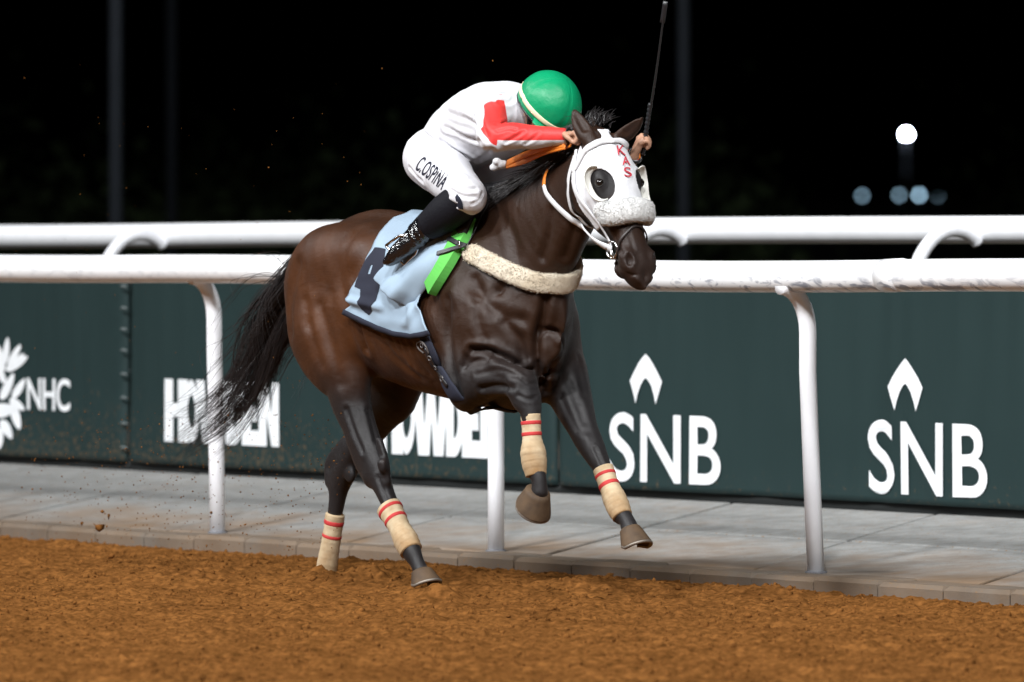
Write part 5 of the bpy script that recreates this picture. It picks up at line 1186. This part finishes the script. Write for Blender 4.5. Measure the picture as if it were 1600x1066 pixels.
def arm_red(V, a, b_, c):
    ab, bc = unit(b_ - a), unit(c - b_); t1 = (V - a) @ ab; t2 = (V - b_) @ bc; La, Lb = np.linalg.norm(b_ - a), np.linalg.norm(c - b_)
    d1 = np.linalg.norm(V - a - np.clip(t1, 0, La)[:, None] * ab, axis=1); d2 = np.linalg.norm(V - b_ - np.clip(t2, 0, Lb)[:, None] * bc, axis=1)
    s = np.sign(a[1]); n1 = unit(np.array([.62, -.50 * -s * -1, .25])) if s < 0 else unit(np.array([.62, .5, .25])); n2 = np.array([0, 0, 1.])
    n1 = unit(np.array([.75, s * -.55, .45])) ; w = sstep(-.03, .05, d1 - d2)[:, None]; nn = n1 * (1 - w) + n2 * w
    ax_pt = np.where(w > .5, b_ + np.clip(t2, 0, Lb)[:, None] * bc, a + np.clip(t1, 0, La)[:, None] * ab)
    side = ((V - ax_pt) * nn).sum(1) + .004 + .012 * w[:, 0]
    near = np.where(d1 < d2, .079, .10) - np.minimum(d1, d2); top_ = np.where(d1 < d2, np.minimum(t1 + .030 + .35 * ((V - a) @ np.array([.6, .8, 0])), .034 - ((V - a) @ np.array([.6, .8, 0])) * (1 if s < 0 else -1) + .22 * np.clip(t1, 0, 1)), .1)
    return np.minimum.reduce([side, near, top_])
attr(JO, 'red', np.maximum(arm_red(V, SHR, ELR, WRR), arm_red(V, SHL, ELL, WRL)))

# breeches
jp = Field(jlo, jhi, .006)
jp.loft([spine[0] - unit(spine[1] - spine[0]) * .03, spine[0], spine[0] * .45 + spine[1] * .55], [.125, .158, .152], [.11, .135, .128], [.11, .125, .122], k=.04)
for (a, b_) in ((HIPR, KNR), (HIPL, KNL)):
    s = np.sign(a[1])
    jp.loft([a - (b_ - a) * .10, a * .62 + b_ * .38, a * .25 + b_ * .75, b_, b_ + (b_ - a) * .03], [.108, .104, .085, .074, .066], [.115, .105, .088, .074, .066], k=.05)
    jp.loft([b_, b_ * .82 + (ANR if s < 0 else ANL) * .18], [.068, .058], [.068, .058], k=.03)
V, Q = jp.mesh(); V = smooth_mesh(V, Q, 1); V = V + jp.grad(V) * (wr(V, 7, .0045) + wr(V, 15, .0016))[:, None]
PLn = [([(645, 284), (656, 296), (668, 304)], .007, .006, .004), ([(652, 296), (664, 308), (676, 314)], .007, .006, .004), ([(662, 306), (674, 317), (686, 320)], .007, .005, .003), ([(640, 262), (650, 276), (660, 284)], .008, .005, .003), ([(712, 288), (726, 296), (742, 296)], .008, .005, .003), ([(708, 298), (722, 306), (744, 308)], .007, .005, .003), ([(690, 262), (704, 272), (722, 280)], .009, .006, .004), ([(640, 222), (662, 232), (690, 240)], .008, .006, .004), ([(738, 318), (748, 312), (754, 302)], .006, .004, .002), ([(690, 318), (704, 316), (716, 322)], .007, .005, .003)]
V = relief(V, jp.grad(V), PLn, jp)
mesh_obj('breeches', V, Q, M_BREECH, JK); VB, QB = V, Q
V, T = text2d('C.OSPINA', .016, spc=1.08); V2 = quad_map(V, (661, 243), (703, 275), (689, 297.5), (647, 264)); V2, T = densify(V2, T, 2, 2.5); mesh_obj('lettering', raycast(V2, VB, QB, .004), T, M_NAVY, JK, smooth=False)
pl = [(711, 308), (714, 303), (719, 309), (723, 318), (724, 328), (716, 326), (713, 318)]; V2, T = tri_poly(pl); V2, T = densify(V2, T, 1); mesh_obj('knee_patch', raycast(V2, VB, QB, .004), T, M_NAVY, JK)

# boots
M_BOOT = mat('patent_boot', (.006, .006, .007), .10, .6, bump=(30, .55, .03), coat=.6); M_GAIT = mat('matt_black_boot_top', (.0055, .0055, .008), .65, .15, bump=(60, .3, .006))
for (b_, c, d) in ((KNR, ANR, TOER), (KNL, ANL, TOEL)):
    s = np.sign(b_[1]); bt = Field(jlo - [0, 0, .05], jhi, .006)
    st = b_ + (c - b_) * .04
    bt.loft([st, st * .6 + c * .4, st * .25 + c * .75], [.076, .078, .062], [.080, .078, .062], k=.02, cap=.012)
    V, Q = bt.mesh(); V = smooth_mesh(V, Q, 1); o = mesh_obj('boot_top', V, Q, M_GAIT, JK)
    bt = Field(jlo - [0, 0, .05], jhi, .005); e = b_ * .42 + c * .58; dr = unit(d - c)
    bt.loft([e, e * .4 + c * .6, c, c * .6 + d * .4, c * .25 + d * .75, d + dr * .01], [.054, .050, .047, .042, .040, .026], [.054, .050, .050, .042, .032, .018], k=.02, cap=.01)
    for q in np.linspace(.25, 1.0, 4):
        p_ = e * (1 - q) + c * q; ax = unit(c - e); u_ = unit(np.cross(ax, (0, 1, 0))); v_ = np.cross(ax, u_); rr = .052
        bt.loft([p_ + (u_ * math.cos(a) + v_ * math.sin(a)) * rr for a in np.linspace(0, 2 * math.pi, 9)], .005, .005, k=.008, m=3)
    V, Q = bt.mesh(); V = smooth_mesh(V, Q, 1); V = V + bt.grad(V) * wr(V, 26, .003)[:, None]; o2 = mesh_obj('boot', V, Q, M_BOOT, JK)
    ax = unit(c - e); b = MB()                                                      # ribbed elastic panel
    for q in np.linspace(-.5, .5, 6):
        sd = np.array([.25, s * 1.0, -.3]) ; sd = unit(sd - ax * (sd @ ax)); t_ = np.cross(ax, sd)
        p0 = e - ax * .045 + (sd * math.cos(q) + t_ * math.sin(q)) * .056; b.tube([p0, p0 + ax * .075], .0045, 6)
    ob = b.build('elastic_panel', M_GAIT, JK); ob['kind'] = 'stuff'
    # stirrup iron and leather on the saddle
    ft = c * .45 + d * .55; b = MB(); upv = unit(b_ - ft); lat = unit(np.cross(dr, upv))
    loop = [ft - upv * .045 + lat * .055, ft - upv * .045 - lat * .055, ft + lat * -.052 + upv * .03, ft - lat * .03 + upv * .075, ft + upv * .088, ft + lat * .03 + upv * .075, ft + lat * .052 + upv * .03, ft - upv * .045 + lat * .055]
    b.tube(loop, .006, 8); b.build('stirrup_iron', M_STEEL, SD)
    tp = f.snap(np.array([[.22, s * .12, 1.5]]), .05, 5)[0]; b = MB(); C = catmull([ft + upv * .088, ft * .5 + tp * .5 + [0, s * .03, 0], tp], 5); b.strap(C, np.tile([0, s * 1.0, .2], (len(C), 1)), .018, .004); b.build('stirrup_leather', M_LEATH, SD)
pl = np.array([(664, 348), (670, 345), (672, 350), (668, 354), (665, 357), (663, 352)], float)
c_ = KNR * .42 + ANR * .58
# helmet in a green silk cap with cream band, goggles
M_CAP = mat('green_silk_cap', (.002, .24, .098), .42, .3, noise=(10, .3, (.001, .20, .08)), bump=(14, .35, .02)); M_CREAM = mat('cream_band', (.72, .62, .42), .6); M_BLK = mat('black_rubber', (.010, .010, .011), .35)
HE = HC_ + UPV * .028 - FWV * .005
def helmet_pt(th, ph, k=1.0):
    """th from the crown down, ph round from the front"""
    seam = 1 - .034 * max(0, 1 - abs(math.sin(ph * 2 + .5)) * 8) * math.sin(th) ** .5 + .004 * math.sin(th * 9 + 3 * math.cos(ph * 3)) * math.sin(th) ** 2
    rx, ry, rz = .146 * k, .126 * k, .134 * k
    return HE + (FWV * math.cos(ph) * rx + LTV * math.sin(ph) * ry) * math.sin(th) * seam + UPV * math.cos(th) * rz * seam
def hel_surf(t0, t1, nt, k, name, m, parent, thick=.004):
    V = []; Fc = []; na = 72
    for i in range(nt):
        for j in range(na): V.append(helmet_pt(t0 + (t1 - t0) * i / (nt - 1), 2 * math.pi * j / na, k if not callable(k) else k(i / (nt - 1))))
    for i in range(nt - 1):
        for j in range(na): Fc.append((i * na + j, i * na + (j + 1) % na, (i + 1) * na + (j + 1) % na, (i + 1) * na + j))
    b = MB(); b.add(V, Fc); o = b.build(name, m, parent); md = o.modifiers.new('t', 'SOLIDIFY'); md.thickness = thick; md.offset = -1; return o
HL = hel_surf(.004, math.radians(112), 34, 1.0, 'helmet', M_CAP, JK, .012)
hel_surf(math.radians(93), math.radians(102), 5, lambda t: 1.012 + .006 * math.sin(math.pi * t), 'band', M_CREAM, HL)
hel_surf(math.radians(111), math.radians(116), 5, lambda t: 1.0 + .02 * math.sin(math.pi * t), 'rim', M_BLK, HL, .008)
V = []; Fc = []
for i in range(17):                                                                 # peak
    ph = math.radians(-62 + 124 * i / 16)
    for j in range(5):
        t = j / 4; V.append(helmet_pt(math.radians(104), ph, 1.0) + (FWV * math.cos(ph) + LTV * math.sin(ph) * .5 - UPV * .38) * .045 * t * math.cos(ph * .75))
for i in range(16):
    for j in range(4): Fc.append((i * 5 + j, i * 5 + j + 1, i * 5 + j + 6, i * 5 + j + 5))
b = MB(); b.add(V, Fc); o = b.build('peak', M_CAP, HL); md = o.modifiers.new('t', 'SOLIDIFY'); md.thickness = .005
b = MB(); gg = [HC_ + FWV * .095 * math.cos(a) + LTV * .088 * math.sin(a) - UPV * (.022) for a in np.linspace(-2.6, 2.6, 34)]; b.strap(gg, [q - HC_ for q in gg], [.036 if abs(a) < .95 else .020 for a in np.linspace(-2.6, 2.6, 34)], .010); b.build('goggles', M_BLK, JK)
b = MB(); cst = [HC_ + LTV * s * .080 - UPV * (.02 + t_ * .075) + FWV * (.0 + .04 * t_) - LTV * s * .035 * t_ * t_ for s, t_ in [(-1, q) for q in np.linspace(0, 1, 8)] + [(1, q) for q in np.linspace(1, 0, 8)]]; b.strap(cst, [q - HC_ for q in cst], .018, .004); b.build('chin_strap', M_BLK, JK)
# cuffs
for (b_, c) in ((ELR, WRR), (ELL, WRL)):
    ax = unit(c - b_); u_ = unit(np.cross(ax, (0, 0, 1))); v_ = np.cross(ax, u_); b = MB(); b.tube([c + ax * .012 + (u_ * math.cos(a) + v_ * math.sin(a)) * .030 for a in np.linspace(0, 2 * math.pi, 17)], .006, 8); b.build('wrist_band', M_BLK, JK)

# ---- whip in the left hand
WH = top('whip', 'black riding whip held upright in the left hand beside the horse ear', 'whip')
w0, w1 = GL - (hp(1040, 2, .15) - GL) * .09, hp(1040, 2, .15)
b = MB(); P_ = catmull([w0, w0 * .5 + w1 * .5 + np.array([.008, 0, 0]), w1], 14); b.tube(P_, np.linspace(.0065, .004, len(P_)), 10); b.build('shaft', M_BLK, WH)
P_ = [w0 * (1 - t) + w1 * t for t in np.linspace(.0, .34, 40)]; b = MB(); b.tube(P_, [.0095 + .0018 * math.sin(i * 1.9) for i in range(40)], 10); b.build('grip', M_LEATH, WH)
b = MB(); P_ = [w0 * (1 - t) + w1 * t for t in np.linspace(.86, 1.0, 6)]; b.strap(P_, np.tile([.6, -.8, .1], (6, 1)), .022, .004); b.build('flap', M_LEATH, WH)

# ================================================================== DIRT THROWN UP BY THE HOOVES
r_ = np.random.default_rng(9); pts = []
for i in range(170):
    u = 20 + 560 * r_.random(); v = 60 + 790 * r_.random() ** .6; pts.append((hp(u, v, r_.uniform(-.6, .5)), r_.uniform(.0012, .0028)))
for i in range(800):
    u = 30 + 520 * r_.random(); v = 640 + 220 * r_.random(); pts.append((hp(u, v, r_.uniform(-.4, .6)), r_.uniform(.001, .0038)))
for u, v, r in ((155, 824, .020), (170, 806, .010), (175, 868, .013), (160, 800, .008), (128, 818, .007), (330, 801, .006), (597, 107, .004), (770, 95, .003)): pts.append((hp(u, v, .0), r))
it = iter(pts); V, Fc = clods(len(pts), lambda q: ((lambda z: (z[0], z[1] / .01))(next(it))), .0095, .0105, 6)
FD = mesh_obj('flying_dirt', V, Fc, M_DIRT); FD.location = (P0[0], P0[1], 0); FD.rotation_euler = (0, 0, math.atan2(HD[1], HD[0])); tag(FD, 'specks and clods of dirt thrown up behind the horse', 'dirt', kind='stuff')
